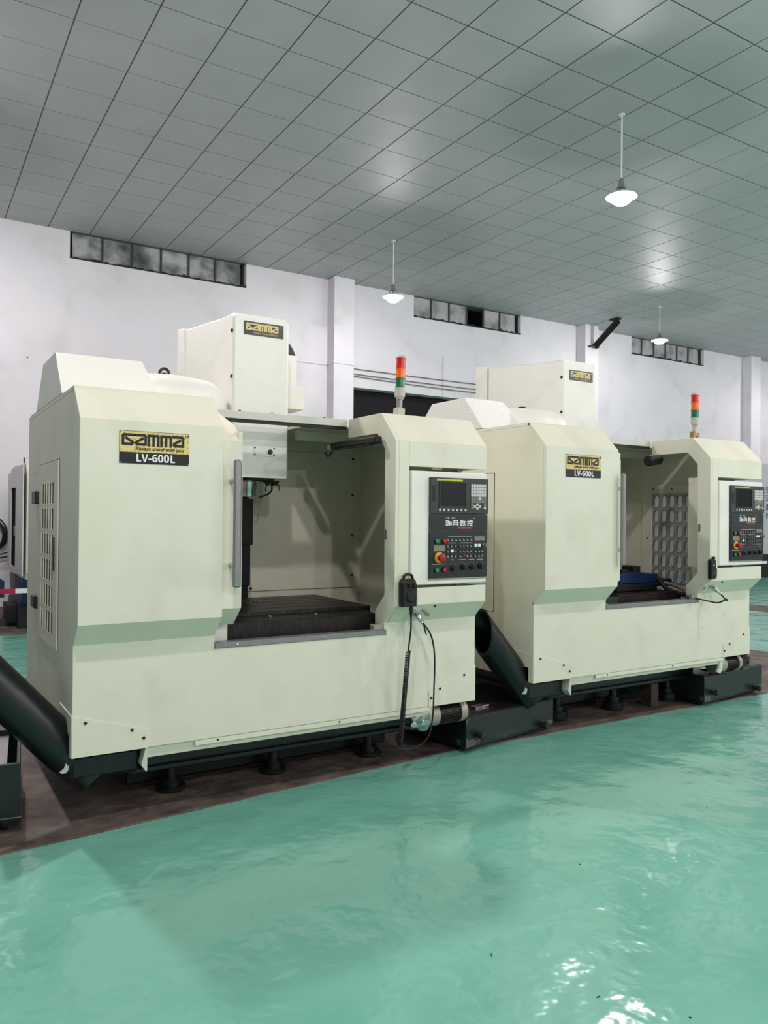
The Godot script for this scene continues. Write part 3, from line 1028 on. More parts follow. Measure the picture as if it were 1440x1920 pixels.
func head(m: Node3D, n: int) -> void:
	var dx := 0.0 if n == 1 else -0.058
	var dy := 0.0 if n == 1 else -0.03
	var o := Vector3(dx, dy, 0)
	var st := begin()
	# cover over the spindle head and its motor, top rising slightly to the back
	side(st, [[-0.80, 1.622], [-0.80, 2.555], [-0.822, 2.578], [-0.98, 2.582], [-1.70, 2.652], [-1.70, 1.99], [-1.30, 1.99], [-1.30, 1.622]], 0.979 + dx, 1.332 + dx, 0.012)
	var h := obj("spindle_head", st, M.paint_white, m)
	st = begin()
	side(st, [[-1.71, 2.20], [-1.71, 2.66], [-1.86, 2.68], [-1.86, 2.20]], 0.97 + dx, 1.34 + dx, 0.006)
	obj("motor_cover", st, M.paint_white, m)
	st = begin()
	bl(st, 0.99 + dx, 1.32 + dx, 1.0, 2.30, -1.84, -1.38, 0.01)
	obj("column", st, M.paint_white, m)
	screws("screw", [Vector3(0.979, 2.47, -0.815) + o, Vector3(0.979, 2.205, -0.815) + o, Vector3(0.979, 1.99, -0.815) + o], 0.011, Vector3.LEFT, M.black, h)
	# badge
	st = begin()
	bl(st, 1.043 + dx, 1.292 + dx, 2.455 + dy, 2.545 + dy - 0.012, -0.80, -0.797)
	var bd := obj("badge", st, M.plate_black, m, "black and gold maker's badge")
	st = begin()
	logo(st, Vector3(1.054 + dx, 2.483 + dy, -0.797), 0.205, 0.040)
	obj("badge_logo", st, M.gold, bd)
	words_mesh("badge_motto", "Always stand with you", fnt(false), 0.011, M.gold, bd, Vector3(1.098 + dx, 2.464 + dy, -0.7965), 0.2, 0.16)
	words_mesh("badge_mark", "TM", fnt(), 0.006, M.gold, bd, Vector3(1.266 + dx, 2.515 + dy, -0.7965))
	# access plate with a button, low on the face
	st = begin()
	bl(st, 1.109 + dx, 1.246 + dx, 1.748, 1.806, -0.80, -0.7965, 0.001)
	var ap := obj("access_plate", st, M.paint_white, m)
	screws("screw", [Vector3(1.117 + dx, 1.797, -0.7965), Vector3(1.238 + dx, 1.797, -0.7965), Vector3(1.117 + dx, 1.757, -0.7965), Vector3(1.238 + dx, 1.757, -0.7965)], 0.005, Vector3.BACK, M.screw, ap)
	st = begin()
	cyl(st, Vector3(1.212 + dx, 1.776, -0.7965), Vector3(1.212 + dx, 1.776, -0.785), 0.015, 16, 0.003)
	obj("release_button", st, M.base_green, ap)
	# spindle nose and coolant nozzles
	st = begin()
	lathe(st, [[0.0, 0.0], [0.034, 0.0], [0.05, 0.012], [0.052, 0.05], [0.056, 0.055], [0.056, 0.10], [0.07, 0.105], [0.07, 0.13], [0.0, 0.13]], Vector3(1.14 + dx, 1.50, -0.96), Vector3.UP, 28)
	obj("spindle_nose", st, M.chrome, m, "polished steel spindle nose")
	st = begin()
	bl(st, 1.02 + dx, 1.27 + dx, 1.608, 1.622, -1.08, -0.86, 0.003)
	obj("spindle_flange", st, M.black, m)
	st = begin()
	bl(st, 1.225 + dx, 1.32 + dx, 1.598, 1.612, -0.93, -0.90, 0.003)
	bl(st, 1.24 + dx, 1.262 + dx, 1.582, 1.60, -0.93, -0.90, 0.003)
	bl(st, 1.285 + dx, 1.31 + dx, 1.582, 1.60, -0.93, -0.90, 0.003)
	var nz := obj("nozzle_block", st, M.black, m)
	for c in [[Vector3(1.272, 1.60, -0.91), Vector3(1.274, 1.56, -0.905), Vector3(1.262, 1.535, -0.915), Vector3(1.235, 1.52, -0.93), Vector3(1.205, 1.512, -0.94)], [Vector3(1.25, 1.59, -0.91), Vector3(1.236, 1.57, -0.91), Vector3(1.234, 1.545, -0.91)], [Vector3(1.31, 1.6, -0.91), Vector3(1.322, 1.58, -0.91), Vector3(1.322, 1.55, -0.91)]]:
		st = begin()
		var pts := curve(c, 5)
		for i in pts.size(): pts[i] += Vector3(dx, 0, 0)
		tube(st, pts, 0.006 if c.size() == 5 else 0.003, 8)
		obj("nozzle_hose", st, M.rubber, nz)
	# telescopic cover of the vertical ways
	var steps := [[1.275, 1.21, 1.62], [1.262, 0.95, 1.21], [1.25, 0.70, 0.95]]
	for s in steps:
		st = begin()
		bl(st, 0.98 + dx, s[0] + dx, s[1], s[2], -1.33, -1.20 - (1.275 - s[0]) * 0.6, 0.003)
		obj("way_cover", st, M.black, m)
	# boxes and belt pulley on the right flank of the head
	st = begin()
	cyl(st, Vector3(1.372 + dx, 2.395 + dy, -1.19), Vector3(1.372 + dx, 2.395 + dy, -1.09), 0.148, 32, 0.01)
	obj("drive_pulley", st, M.black, m)
	st = begin()
	bl(st, 1.30 + dx, 1.518 + dx, 2.232 + dy, 2.43 + dy, -1.28, -1.085, 0.004)
	obj("oil_unit", st, M.paint_white, m)
	st = begin()
	bl(st, 1.30 + dx, 1.568 + dx, 2.083 + dy, 2.234 + dy, -1.30, -1.075, 0.004)
	obj("junction_box", st, M.paint_white, m)
	st = begin()
	bl(st, 1.44, 1.64, 1.966, 1.996, -1.15, -0.95, 0.003)
	obj("roof_hatch", st, M.paint_grey, m)

func changer(m: Node3D, n: int) -> void:
	# domed drum of the tool changer
	var st := begin()
	var c := Vector3(0.615, 0, -0.98)
	lathe(st, [[0.375, 1.90], [0.375, 2.02], [0.368, 2.07], [0.345, 2.115], [0.30, 2.15], [0.22, 2.168], [0.0, 2.178]], c, Vector3.UP, 48)
	var d := obj("tool_changer_cover", st, M.paint_white, m, "domed white cover of the tool changer drum")
	st = begin()
	var pts := []
	for k in 25:
		var a := TAU * k / 24.0
		pts.append(Vector3(0.600, 2.188 + 0.026 * sin(a), -0.86) + Vector3(0.026 * cos(a), 0, 0))
	tube(st, pts, 0.0085, 8, false)
	cyl(st, Vector3(0.60, 2.16, -0.86), Vector3(0.60, 2.19, -0.86), 0.014, 10)
	if n == 1: obj("eye_bolt", st, M.black, d)
	else:
		st = begin()
		cyl(st, Vector3(0.60, 2.14, -0.90), Vector3(0.60, 2.195, -0.90), 0.035, 16, 0.006)
		obj("filler_cap", st, M.black, d)
	# hipped rear hood on the left roof
	var dz := 0.0 if n == 1 else -0.15
	st = begin()
	var b := [Vector3(0.004, 1.968, -1.32 + dz), Vector3(0.48, 1.968, -1.32 + dz), Vector3(0.48, 1.968, -0.47 + dz), Vector3(0.004, 1.968, -0.47 + dz)]
	var t := [Vector3(0.004, 2.205, -1.07 + dz), Vector3(0.43, 2.205, -1.07 + dz), Vector3(0.43, 2.205, -0.68 + dz), Vector3(0.004, 2.205, -0.68 + dz)]
	if n == 2:
		t[1].x = 0.35
		t[2].x = 0.35
		b[1].x = 0.44
		b[2].x = 0.44
	for i in 4:
		var j := (i + 1) % 4
		var nn: Vector3 = (b[j] - b[i]).cross(t[i] - b[i]).normalized()
		if nn.dot(b[i] - Vector3(0.22, 2.05, -0.9 + dz)) < 0: nn = -nn
		quad(st, b[i], b[j], t[j], t[i], nn)
	quad(st, t[0], t[1], t[2], t[3], Vector3.UP)
	obj("rear_hood", st, M.paint_white if n == 1 else M.paint_speckle, m)
	st = begin()
	bl(st, 0.002, 0.46, 1.9665, 1.9715, -1.5, -0.462 + dz)
	obj("hood_seal", st, M.rubber, m)

func control_panel(m: Node3D, n: int) -> void:
	var st := begin()
	# swivelling box, turned out a little about its left hinge; built in its own frame with x from the hinge
	bl(st, 0.0, 0.515, 1.031, 1.650, -0.20, 0.0, 0.006)
	var box := obj("control_panel", st, M.paint_white, m, "swivelling control box with dark keyboard and screen panels")
	box.position = Vector3(1.687, 0, 0.004)
	box.rotation.y = deg_to_rad(-0.6)
	var X := func(u: float) -> float: return 0.113 + (u - 330.0) / 885.0 * 0.400
	var Y := func(v: float) -> float: return 1.617 - (v - 275.0) / 1520.0 * 0.550
	st = begin()
	bl(st, X.call(330.0), X.call(1215.0), Y.call(820.0), Y.call(275.0), 0.0, 0.016, 0.003)
	obj("display_unit", st, M.panel_dark, box)
	st = begin()
	bl(st, X.call(330.0), X.call(1215.0), Y.call(1097.0), Y.call(828.0), 0.0, 0.010, 0.002)
	obj("brand_panel", st, M.panel_dark, box)
	st = begin()
	bl(st, X.call(360.0), X.call(1205.0), Y.call(1068.0), Y.call(850.0), 0.010, 0.012)
	obj("brand_plate", st, M.panel_black, box)
	st = begin()
	bl(st, X.call(330.0), X.call(1210.0), Y.call(1795.0), Y.call(1105.0), 0.0, 0.012, 0.002)
	obj("operator_panel", st, M.panel_black, box)
	st = begin()
	bl(st, X.call(325.0), X.call(1205.0), Y.call(1825.0), Y.call(1797.0), 0.0, 0.006, 0.002)
	obj("trim_strip", st, M.alu, box)
	# display: recessed screen in a raised bezel, card slot, yellow name strip, soft keys, keyboard
	st = begin()
	var zs := 0.016
	bl(st, X.call(455.0), X.call(472.0), Y.call(735.0), Y.call(330.0), zs, zs + 0.004, 0.001)
	bl(st, X.call(855.0), X.call(872.0), Y.call(735.0), Y.call(330.0), zs, zs + 0.004, 0.001)
	bl(st, X.call(455.0), X.call(872.0), Y.call(345.0), Y.call(330.0), zs, zs + 0.004, 0.001)
	bl(st, X.call(455.0), X.call(872.0), Y.call(720.0), Y.call(706.0), zs, zs + 0.004, 0.001)
	obj("screen_bezel", st, M.panel_dark, box)
	st = begin()
	bl(st, X.call(472.0), X.call(855.0), Y.call(706.0), Y.call(345.0), zs, zs + 0.001)
	obj("screen", st, M.screen, box, "dark screen, switched off")
	st = begin()
	bl(st, X.call(352.0), X.call(420.0), Y.call(640.0), Y.call(390.0), zs, zs + 0.002, 0.001)
	obj("card_cover", st, M.panel_black, box)
	st = begin()
	bl(st, X.call(372.0), X.call(384.0), Y.call(610.0), Y.call(420.0), zs + 0.002, zs + 0.003)
	obj("card_slot", st, M.void, box)
	st = begin()
	bl(st, X.call(425.0), X.call(810.0), Y.call(324.0), Y.call(297.0), zs, zs + 0.001)
	obj("name_strip", st, M.yellow if n == 1 else M.ring_yellow, box)
	st = begin()
	var q := 440.0
	while q < 640.0:
		bl(st, X.call(q), X.call(q + 9.0), Y.call(320.0), Y.call(302.0 + 6.0 * (int(q) % 3)), zs + 0.001, zs + 0.0014)
		q += 15.0
	mark_stuff(obj("strip_print", st, M.panel_black, box))
	st = begin()
	for k in 7: bl(st, X.call(455.0 + k * 64.0), X.call(482.0 + k * 64.0), Y.call(782.0), Y.call(746.0), zs, zs + 0.004, 0.001)
	mark_stuff(obj("soft_keys", st, M.key_light, box))
	st = begin()
	var dk := begin()
	for r in 8:
		for c in 6:
			var kx := 938.0 + c * 39.6
			var ky := 360.0 + r * 49.5
			if r >= 6 and c >= 1 and c <= 4: continue
			bl(dk if r >= 4 and not (c == 3 and r == 4) and not (c == 5 and r == 7) else st, X.call(kx), X.call(kx + 35.0), Y.call(ky + 44.0), Y.call(ky), zs, zs + 0.004, 0.001)
	for p in [[1018, 655], [1018, 715], [978, 686], [1058, 686]]: bl(st, X.call(float(p[0])), X.call(p[0] + 36.0), Y.call(p[1] + 42.0), Y.call(float(p[1])), zs, zs + 0.004, 0.001)
	mark_stuff(obj("light_keys", st, M.key_light, box))
	mark_stuff(obj("grey_keys", dk, M.key_grey, box))
	# brand lettering
	st = begin()
	for k in 4:
		for line in HAN[k]:
			stroke(st, line, Vector3(X.call(566.0 + k * 107.0), Y.call(1008.0), 0.012), Vector3(0.0395, 0, 0), Vector3(0, 0.033, 0), 0.0042, 0.0006)
	obj("brand_lettering", st, M.white, box, "white brushed Chinese lettering")
	st = begin()
	for k in 9:
		for line in HAN[(k * 3 + 1) % 4]: stroke(st, line, Vector3(X.call(742.0 + k * 25.5), Y.call(1050.0), 0.012), Vector3(0.0098, 0, 0), Vector3(0.002, 0.010, 0), 0.0013, 0.0005)
	obj("slogan_lettering", st, M.orange_text, box)
	st = begin()
	for k in [0, 1, 3, 4]:
		for line in HAN[(k * 2 + 1) % 4]: stroke(st, line, Vector3(X.call(568.0 + k * 29.0), Y.call(897.0), 0.012), Vector3(0.0095, 0, 0), Vector3(0, 0.008, 0), 0.0012, 0.0005)
	obj("small_lettering", st, M.mark, box)
	words_mesh("trade_mark", "TM", fnt(), 0.006, M.mark, box, Vector3(X.call(978.0), Y.call(900.0), 0.0121))
	# operator panel: buttons, counter, emergency stop, key rows, dials
	var zo := 0.012
	for p in [[432, 1238, M.green_button, 0.0125], [544, 1240, M.red, 0.0125], [432, 1675, M.green_button, 0.0125], [542, 1672, M.red, 0.0125]]:
		st = begin()
		cyl(st, Vector3(X.call(float(p[0])), Y.call(float(p[1])), zo), Vector3(X.call(float(p[0])), Y.call(float(p[1])), zo + 0.006), 0.0155, 18, 0.002)
		var rg := obj("button_ring", st, M.black, box)
		st = begin()
		cyl(st, Vector3(X.call(float(p[0])), Y.call(float(p[1])), zo + 0.005), Vector3(X.call(float(p[0])), Y.call(float(p[1])), zo + 0.013), p[3], 18, 0.003)
		obj("push_button", st, p[2], box)
	st = begin()
	bl(st, X.call(384.0), X.call(556.0), Y.call(1392.0), Y.call(1302.0), zo, zo + 0.004, 0.001)
	obj("counter", st, M.key_grey, box)
	st = begin()
	bl(st, X.call(1002.0), X.call(1165.0), Y.call(1234.0), Y.call(1184.0), zo, zo + 0.003, 0.001)
	obj("readout", st, M.key_grey, box)
	var ec := Vector3(X.call(470.0), Y.call(1488.0), zo)
	st = begin()
	cyl(st, ec, ec + Vector3(0, 0, 0.005), 0.030, 28, 0.002)
	obj("stop_ring", st, M.ring_yellow, box)
	st = begin()
	lathe(st, [[0.0, 0.005], [0.013, 0.005], [0.013, 0.022], [0.021, 0.026], [0.0225, 0.032], [0.021, 0.039], [0.015, 0.042], [0.0, 0.043]], ec, Vector3.BACK, 28)
	obj("emergency_stop", st, M.red_dark, box, "red mushroom emergency stop")
	st = begin()
	var mk := begin()
	var rows := [[1195, [605, 663, 722, 780, 838, 896, 954]], [1298, [605, 660, 715, 788, 842, 898, 952]], [1376, [605, 715, 788, 842, 898, 952, 1022, 1078, 1130]], [1450, [605, 660, 715, 788, 898, 952, 1022, 1078, 1130]]]
	for r in rows:
		for kx in r[1]:
			bl(st, X.call(kx - 22.0), X.call(kx + 22.0), Y.call(r[0] + 46.0), Y.call(r[0] - 4.0), zo, zo + 0.003, 0.001)
			bl(mk, X.call(kx - 14.0), X.call(kx + 12.0), Y.call(r[0] + 36.0), Y.call(r[0] + 27.0), zo + 0.003, zo + 0.0034)
			bl(mk, X.call(kx - 14.0), X.call(kx - 3.0), Y.call(r[0] + 18.0), Y.call(r[0] + 8.0), zo + 0.003, zo + 0.0034)
	for r in [[1165, 605, 965], [1268, 605, 722], [1268, 790, 960], [1418, 780, 965], [1165, 1005, 1160], [1525, 770, 870], [1525, 920, 1005], [1525, 1050, 1140], [1525, 640, 690], [1585, 378, 560]]:
		bl(mk, X.call(float(r[1])), X.call(float(r[2])), Y.call(r[0] + 4.0), Y.call(r[0] - 3.0), zo, zo + 0.0004)
	mark_stuff(obj("function_keys", st, M.black, box))
	mark_stuff(obj("key_marks", mk, M.mark, box))
	st = begin()
	for p in [[662, 1392], [1026, 1308], [1080, 1308]]: bl(st, X.call(p[0] - 22.0), X.call(p[0] + 22.0), Y.call(p[1] + 22.0), Y.call(p[1] - 22.0), zo, zo + 0.004, 0.001)
	mark_stuff(obj("white_keys", st, M.white, box))
	st = begin()
	bl(st, X.call(826.0), X.call(862.0), Y.call(1482.0), Y.call(1446.0), zo, zo + 0.004, 0.001)
	obj("red_key", st, M.red_dark, box)
	st = begin()
	var kc := Vector3(X.call(1142.0), Y.call(1300.0), zo)
	cyl(st, kc, kc + Vector3(0, 0, 0.008), 0.010, 16, 0.002)
	bx(st, kc + Vector3(0.004, -0.004, 0.016), Vector3(0.005, 0.022, 0.018), 0.001)
	obj("key_switch", st, M.steel_brushed, box)
	for p in [[675, 1650], [828, 1638], [965, 1635], [1100, 1630]]:
		var dc := Vector3(X.call(float(p[0])), Y.call(float(p[1])), zo)
		st = begin()
		for k in 13:
			var a := deg_to_rad(-30.0 + 20.0 * k)
			bx(st, dc + Vector3(cos(a), sin(a), 0) * 0.0245, Vector3(0.0024, 0.0014, 0.0006), 0.0, Basis(Vector3.BACK, a))
		mark_stuff(obj("dial_scale", st, M.mark, box))
		st = begin()
		lathe(st, [[0.0, 0.0], [0.018, 0.0], [0.017, 0.010], [0.013, 0.013], [0.012, 0.022], [0.0, 0.023]], dc, Vector3.BACK, 20)
		bx(st, dc + Vector3(0, 0, 0.0232), Vector3(0.003, 0.022, 0.001))
		obj("dial_knob", st, M.black, box)
	# grab on the right edge of the box
	st = begin()
	cyl(st, Vector3(0.515, 1.39, -0.03), Vector3(0.53, 1.39, -0.03), 0.012, 12, 0.003)
	bl(st, 0.515, 0.526, 1.29, 1.36, -0.06, -0.02, 0.003)
	obj("latch_knob", st, M.black, box)

func mark_stuff(o: MeshInstance3D) -> void:
	o.set_meta("kind", "stuff")

func signal_tower(m: Node3D, n: int) -> void:
	var t := Node3D.new()
	t.name = "signal_tower"
	m.add_child(t)
	t.set_meta("label", "red, amber and green signal tower")
	t.position = Vector3(1.766 if n == 1 else 1.742, 1.968, -0.25)
	t.rotation.z = deg_to_rad(-2.2 if n == 1 else -0.4)
	var st := begin()
	if n == 1: bx(st, Vector3(0, 0.026, 0), Vector3(0.054, 0.052, 0.05), 0.006)
	else:
		bl(st, -0.038, -0.004, 0.0, 0.06, -0.02, 0.02, 0.006)
		bl(st, 0.004, 0.034, 0.0, 0.05, -0.02, 0.02, 0.006)
	obj("tower_foot", st, M.tower_grey if n == 1 else M.brass, t)
	st = begin()
	cyl(st, Vector3(0, 0.03, 0), Vector3(0, 0.115, 0), 0.017, 14)
	obj("tower_stem", st, M.steel_brushed if n == 1 else M.tower_grey, t)
	st = begin()
	lathe(st, [[0.0, 0.10], [0.02, 0.10], [0.024, 0.112], [0.03, 0.116], [0.03, 0.165], [0.0, 0.165]], Vector3.ZERO, Vector3.UP, 24)
	obj("tower_socket", st, M.tower_grey, t)
	var y := 0.165
	for c in [M.lens_green, M.lens_amber, M.lens_red]:
		st = begin()
		lathe(st, [[0.0, y], [0.029, y], [0.029, y + 0.006], [0.0272, y + 0.008], [0.0272, y + 0.048], [0.029, y + 0.05], [0.029, y + 0.056], [0.0, y + 0.056]], Vector3.ZERO, Vector3.UP, 28)
		obj("signal_lens", st, c, t)
		y += 0.057
	st = begin()
	lathe(st, [[0.0, y], [0.0295, y], [0.0295, y + 0.008], [0.024, y + 0.015], [0.0, y + 0.017]], Vector3.ZERO, Vector3.UP, 28)
	obj("tower_cap", st, M.tower_grey, t)

func side_door(m: Node3D) -> void:
	var st := begin()
	# plate of strips that leave the slits of the louvres open
	bl(st, -0.007, -0.0055, 0.745, 1.658, -1.117, -0.982)
	bl(st, -0.007, -0.0055, 0.745, 1.658, -0.618, -0.489)
	for r in 7:
		bl(st, -0.007, -0.0055, 0.745 if r == 6 else 1.554 - 0.129 * r, 1.658 if r == 0 else 1.452 - 0.129 * (r - 1), -0.982, -0.618)
		if r < 6:
			for k in 5: bl(st, -0.007, -0.0055, 1.452 - 0.129 * r, 1.554 - 0.129 * r, -0.6955 - 0.0775 * k if k < 4 else -0.982, -0.654 - 0.0775 * k)
	bl(st, -0.0055, 0.0, 0.745, 1.658, -1.117, -1.09)
	bl(st, -0.0055, 0.0, 0.745, 1.658, -0.515, -0.489)
	bl(st, -0.0055, 0.0, 0.745, 0.775, -1.09, -0.515)
	bl(st, -0.0055, 0.0, 1.628, 1.658, -1.09, -0.515)
	var d := obj("service_door", st, M.paint, m, "louvred service door in the side panel")
	st = begin()
	bl(st, -0.0015, 0.001, 0.741, 0.745, -1.12, -0.487)
	bl(st, -0.0015, 0.001, 1.658, 1.663, -1.12, -0.487)
	bl(st, -0.0015, 0.001, 0.741, 1.663, -0.489, -0.485)
	obj("door_gap", st, M.rubber, m)
	for r in 6:
		for k in 5:
			st = begin()
			var z := -0.668 - 0.0775 * k
			var y1 := 1.56 - 0.129 * r
			# pressed louvre: a scoop standing off the sheet, open towards the front
			var a := 0.014
			var prof := []
			for s in 9:
				var tt := s / 8.0
				prof.append([y1 - 0.115 * tt, sin(PI * tt) * 0.5 + 0.5 * minf(1.0, minf(tt, 1.0 - tt) * 8.0)])
			for s in 8:
				var p: Array = prof[s]
				var q: Array = prof[s + 1]
				var A := Vector3(-0.0075, p[0], z - a)
				var B := Vector3(-0.0075 - 0.003 * p[1], p[0], z + a * 0.6)
				var C := Vector3(-0.0075, p[0], z + a)
				var A2 := Vector3(-0.0075, q[0], z - a)
				var B2 := Vector3(-0.0075 - 0.003 * q[1], q[0], z + a * 0.6)
				var C2 := Vector3(-0.0075, q[0], z + a)
				quad(st, A, B, B2, A2, Vector3(-0.75, 0, -0.66))
				quad(st, B, C, C2, B2, Vector3(-0.4, 0, 0.92).normalized())
			obj("louvre", st, M.paint, d)
	for y in [1.487, 0.918]:
		st = begin()
		bl(st, -0.026, 0.0, y - 0.034, y + 0.034, -1.23, -1.10, 0.004)
		obj("hinge", st, M.black, m)
	st = begin()
	bl(st, -0.012, -0.007, 1.12, 1.285, -0.60, -0.565, 0.002)
	obj("door_latch", st, M.black, d)

func nameplate(m: Node3D) -> void:
	var st := begin()
	bl(st, 0.163, 0.472, 1.623, 1.766, 0.0, 0.003, 0.001)
	var p := obj("nameplate", st, M.plate_black, m, "gold and black nameplate")
	st = begin()
	bl(st, 0.164, 0.471, 1.673, 1.764, 0.003, 0.0035)
	obj("gold_field", st, M.gold, p)
	st = begin()
	logo(st, Vector3(0.171, 1.7035, 0.0035), 0.279, 0.050)
	obj("plate_logo", st, M.plate_black, p)
	words_mesh("plate_motto", "Always stand with you", fnt(), 0.0135, M.plate_black, p, Vector3(0.231, 1.682, 0.0042), 0.2, 0.216)
	words_mesh("plate_mark", "TM", fnt(), 0.010, M.plate_black, p, Vector3(0.452, 1.748, 0.0042))
	words_mesh("model_number", "LV-600L", fnt(), 0.034, M.white, p, Vector3(0.237, 1.6315, 0.0038), 0.0, 0.170)
	screws("rivet", [Vector3(0.167, 1.627, 0.003), Vector3(0.468, 1.627, 0.003), Vector3(0.167, 1.761, 0.003), Vector3(0.468, 1.761, 0.003)], 0.003, Vector3.BACK, M.steel, p)

func underside(m: Node3D, n: int) -> void:
	# screwed corner caps, drip tray, cast base, levelling feet, pump motor, sockets
	var st := begin()
	front(st, [[0.0, 0.337], [0.325, 0.337], [0.325, 0.424], [0.0, 0.520]], -0.1, -0.096, 0.001)
	var c1 := obj("corner_cap", st, M.paint, m)
	screws("screw", [Vector3(0.055, 0.485, -0.096), Vector3(0.255, 0.428, -0.096), Vector3(0.308, 0.385, -0.096)], 0.007, Vector3.BACK, M.screw, c1)
	st = begin()
	front(st, [[1.885, 0.337], [2.212, 0.337], [2.212, 0.545], [1.885, 0.425]], -0.1, -0.096, 0.001)
	var c2 := obj("corner_cap", st, M.paint, m)
	screws("screw", [Vector3(1.90, 0.385, -0.096), Vector3(1.96, 0.432, -0.096), Vector3(2.13, 0.492, -0.096)], 0.007, Vector3.BACK, M.screw, c2)
	st = begin()
	bl(st, -0.004, 0.0, 0.337, 0.52, -0.40, -0.1, 0.001)
	obj("corner_cap", st, M.paint, m)
	st = begin()
	front(st, [[0.318, 0.338], [0.326, 0.338], [0.326, 0.235], [0.322, 0.228], [0.300, 0.26]], -0.16, -0.10)
	obj("drip_fin", st, M.paint_grey, m)
	st = begin()
	sheet(st, [[-0.22, 0.275], [-0.125, 0.285], [-0.112, 0.338]], 0.004, 0.325, 1.93, 0.0)
	obj("drip_tray", st, M.paint, m)
	st = begin()
	bl(st, 0.55, 1.90, 0.312, 0.336, -0.108, -0.102, 0.001)
	var dr := obj("drip_rail", st, M.paint, m)
	screws("screw", [Vector3(0.66, 0.326, -0.102), Vector3(1.32, 0.326, -0.102)], 0.005, Vector3.BACK, M.screw, dr)
	st = begin()
	bl(st, 0.36, 1.86, 0.165, 0.45, -1.5, -0.33, 0.01)
	bl(st, 0.30, 1.92, 0.155, 0.185, -1.54, -0.31, 0.006)
	bl(st, 0.34, 1.88, 0.03, 0.17, -1.45, -0.55, 0.006)  # low block added to stop light from behind and darken the floor
	obj("cast_base", st, M.base_green, m, "dark green cast-iron machine base, with a low block added against light from behind")
	st = begin()
	bl(st, 0.04, 2.17, 0.45, 0.50, -1.5, -0.14)
	obj("floor_pan", st, M.base_green, m)
	for fx in [0.54, 1.10, 1.70]:
		for fz in [-0.45, -1.50]:
			st = begin()
			cyl(st, Vector3(fx, 0.008 - 0.035 * (n - 1), fz), Vector3(fx, 0.035, fz), 0.075, 20, 0.006)
			cyl(st, Vector3(fx, 0.035, fz), Vector3(fx, 0.18, fz), 0.028, 14)
			cyl(st, Vector3(fx, 0.035, fz), Vector3(fx, 0.065, fz), 0.05, 6)
			obj("levelling_foot", st, M.base_green, m)
	# auger motor on the right end of the trough
	st = begin()
	var ma := Vector3(1.93, 0.262, -0.20)
	cyl(st, ma + Vector3(-0.03, 0, 0), ma + Vector3(0.07, 0, 0), 0.066, 24, 0.004)
	var pm := obj("pump_motor", st, M.alu, m, "small finned electric motor under the cover")
	st = begin()
	cyl(st, ma + Vector3(0.07, 0, 0), ma + Vector3(0.225, 0, 0), 0.050, 24)
	for k in 22:
		var a := TAU * k / 22.0
		bx(st, ma + Vector3(0.147, cos(a) * 0.056, sin(a) * 0.056), Vector3(0.15, 0.014, 0.004), 0.0, Basis(Vector3.RIGHT, a))
	obj("motor_fins", st, M.iron, pm)
	st = begin()
	lathe(st, [[0.0, 0.0], [0.064, 0.0], [0.064, 0.03], [0.056, 0.05], [0.0, 0.054]], ma + Vector3(0.222, 0, 0), Vector3.RIGHT, 24)
	obj("motor_bell", st, M.alu, pm)
	if n == 1:
		# crumpled foil wrapped round the flange
		st = begin()
		var ring := []
		for i in 5:
			var rr := []
			for k in 16:
				var a := TAU * k / 16.0
				rr.append(Vector3(1.80 + 0.028 * i + rng.randf_range(-0.006, 0.006), 0.258 + cos(a) * (0.052 + 0.006 * i + rng.randf_range(-0.012, 0.012)), -0.19 + sin(a) * (0.052 + 0.006 * i + rng.randf_range(-0.012, 0.012))))
			ring.append(rr)
		for i in 4:
			for k in 16:
				var l := (k + 1) % 16
				var nn: Vector3 = (ring[i][l] - ring[i][k]).cross(ring[i + 1][k] - ring[i][k]).normalized()
				flat(st, ring[i][k], ring[i][l], ring[i + 1][k], nn)
				nn = (ring[i + 1][l] - ring[i][l]).cross(ring[i + 1][k] - ring[i][l]).normalized()
				flat(st, ring[i][l], ring[i + 1][l], ring[i + 1][k], nn)
		obj("foil_wrap", st, M.chrome, m, "crumpled silver foil round the motor flange")
	else:
		st = begin()
		tube(st, curve([Vector3(1.88, 0.33, -0.13), Vector3(1.885, 0.26, -0.125), Vector3(1.87, 0.22, -0.13)], 4), 0.02, 10)
		obj("drain_spout", st, M.paint, m)
		st = begin()
		front(st, [[2.215, 0.20], [2.28, 0.23], [2.285, 0.34], [2.26, 0.37], [2.215, 0.35]], -0.30, -0.16, 0.006)
		bl(st, 2.0, 2.22, 0.27, 0.33, -0.45, -0.20)
		obj("trough_end", st, M.black, m)
		st = begin()
		tube(st, curve([Vector3(1.92, 0.215, -0.16), Vector3(2.05, 0.20, -0.15), Vector3(2.16, 0.24, -0.16), Vector3(2.2, 0.30, -0.2)], 6), 0.008, 8)
		obj("motor_lead", st, M.rubber, m)
		for p in [Vector3(1.10, 0, -0.62), Vector3(1.44, 0, -0.40)]:
			st = begin()
			bl(st, p.x - 0.04, p.x + 0.04, -0.029, 0.168, p.z - 0.05, p.z + 0.05, 0.004)
			obj("packing_block", st, M.wood, m)
	# sockets in the sloping underside of the control cover
	var ax := Vector3(0.22, -0.62, 0.75).normalized()
	var cx := 1.735 if n == 1 else 1.665
	var s0 := Vector3(cx, 0.885, -0.045)
	st = begin()
	lathe(st, [[0.0, -0.01], [0.026, -0.01], [0.026, 0.006], [0.019, 0.008], [0.019, 0.03], [0.021, 0.032], [0.021, 0.05], [0.013, 0.062], [0.011, 0.095], [0.0, 0.095]], s0, ax, 20)
	obj("plug_socket", st, M.chrome, m, "round chrome cable connector")
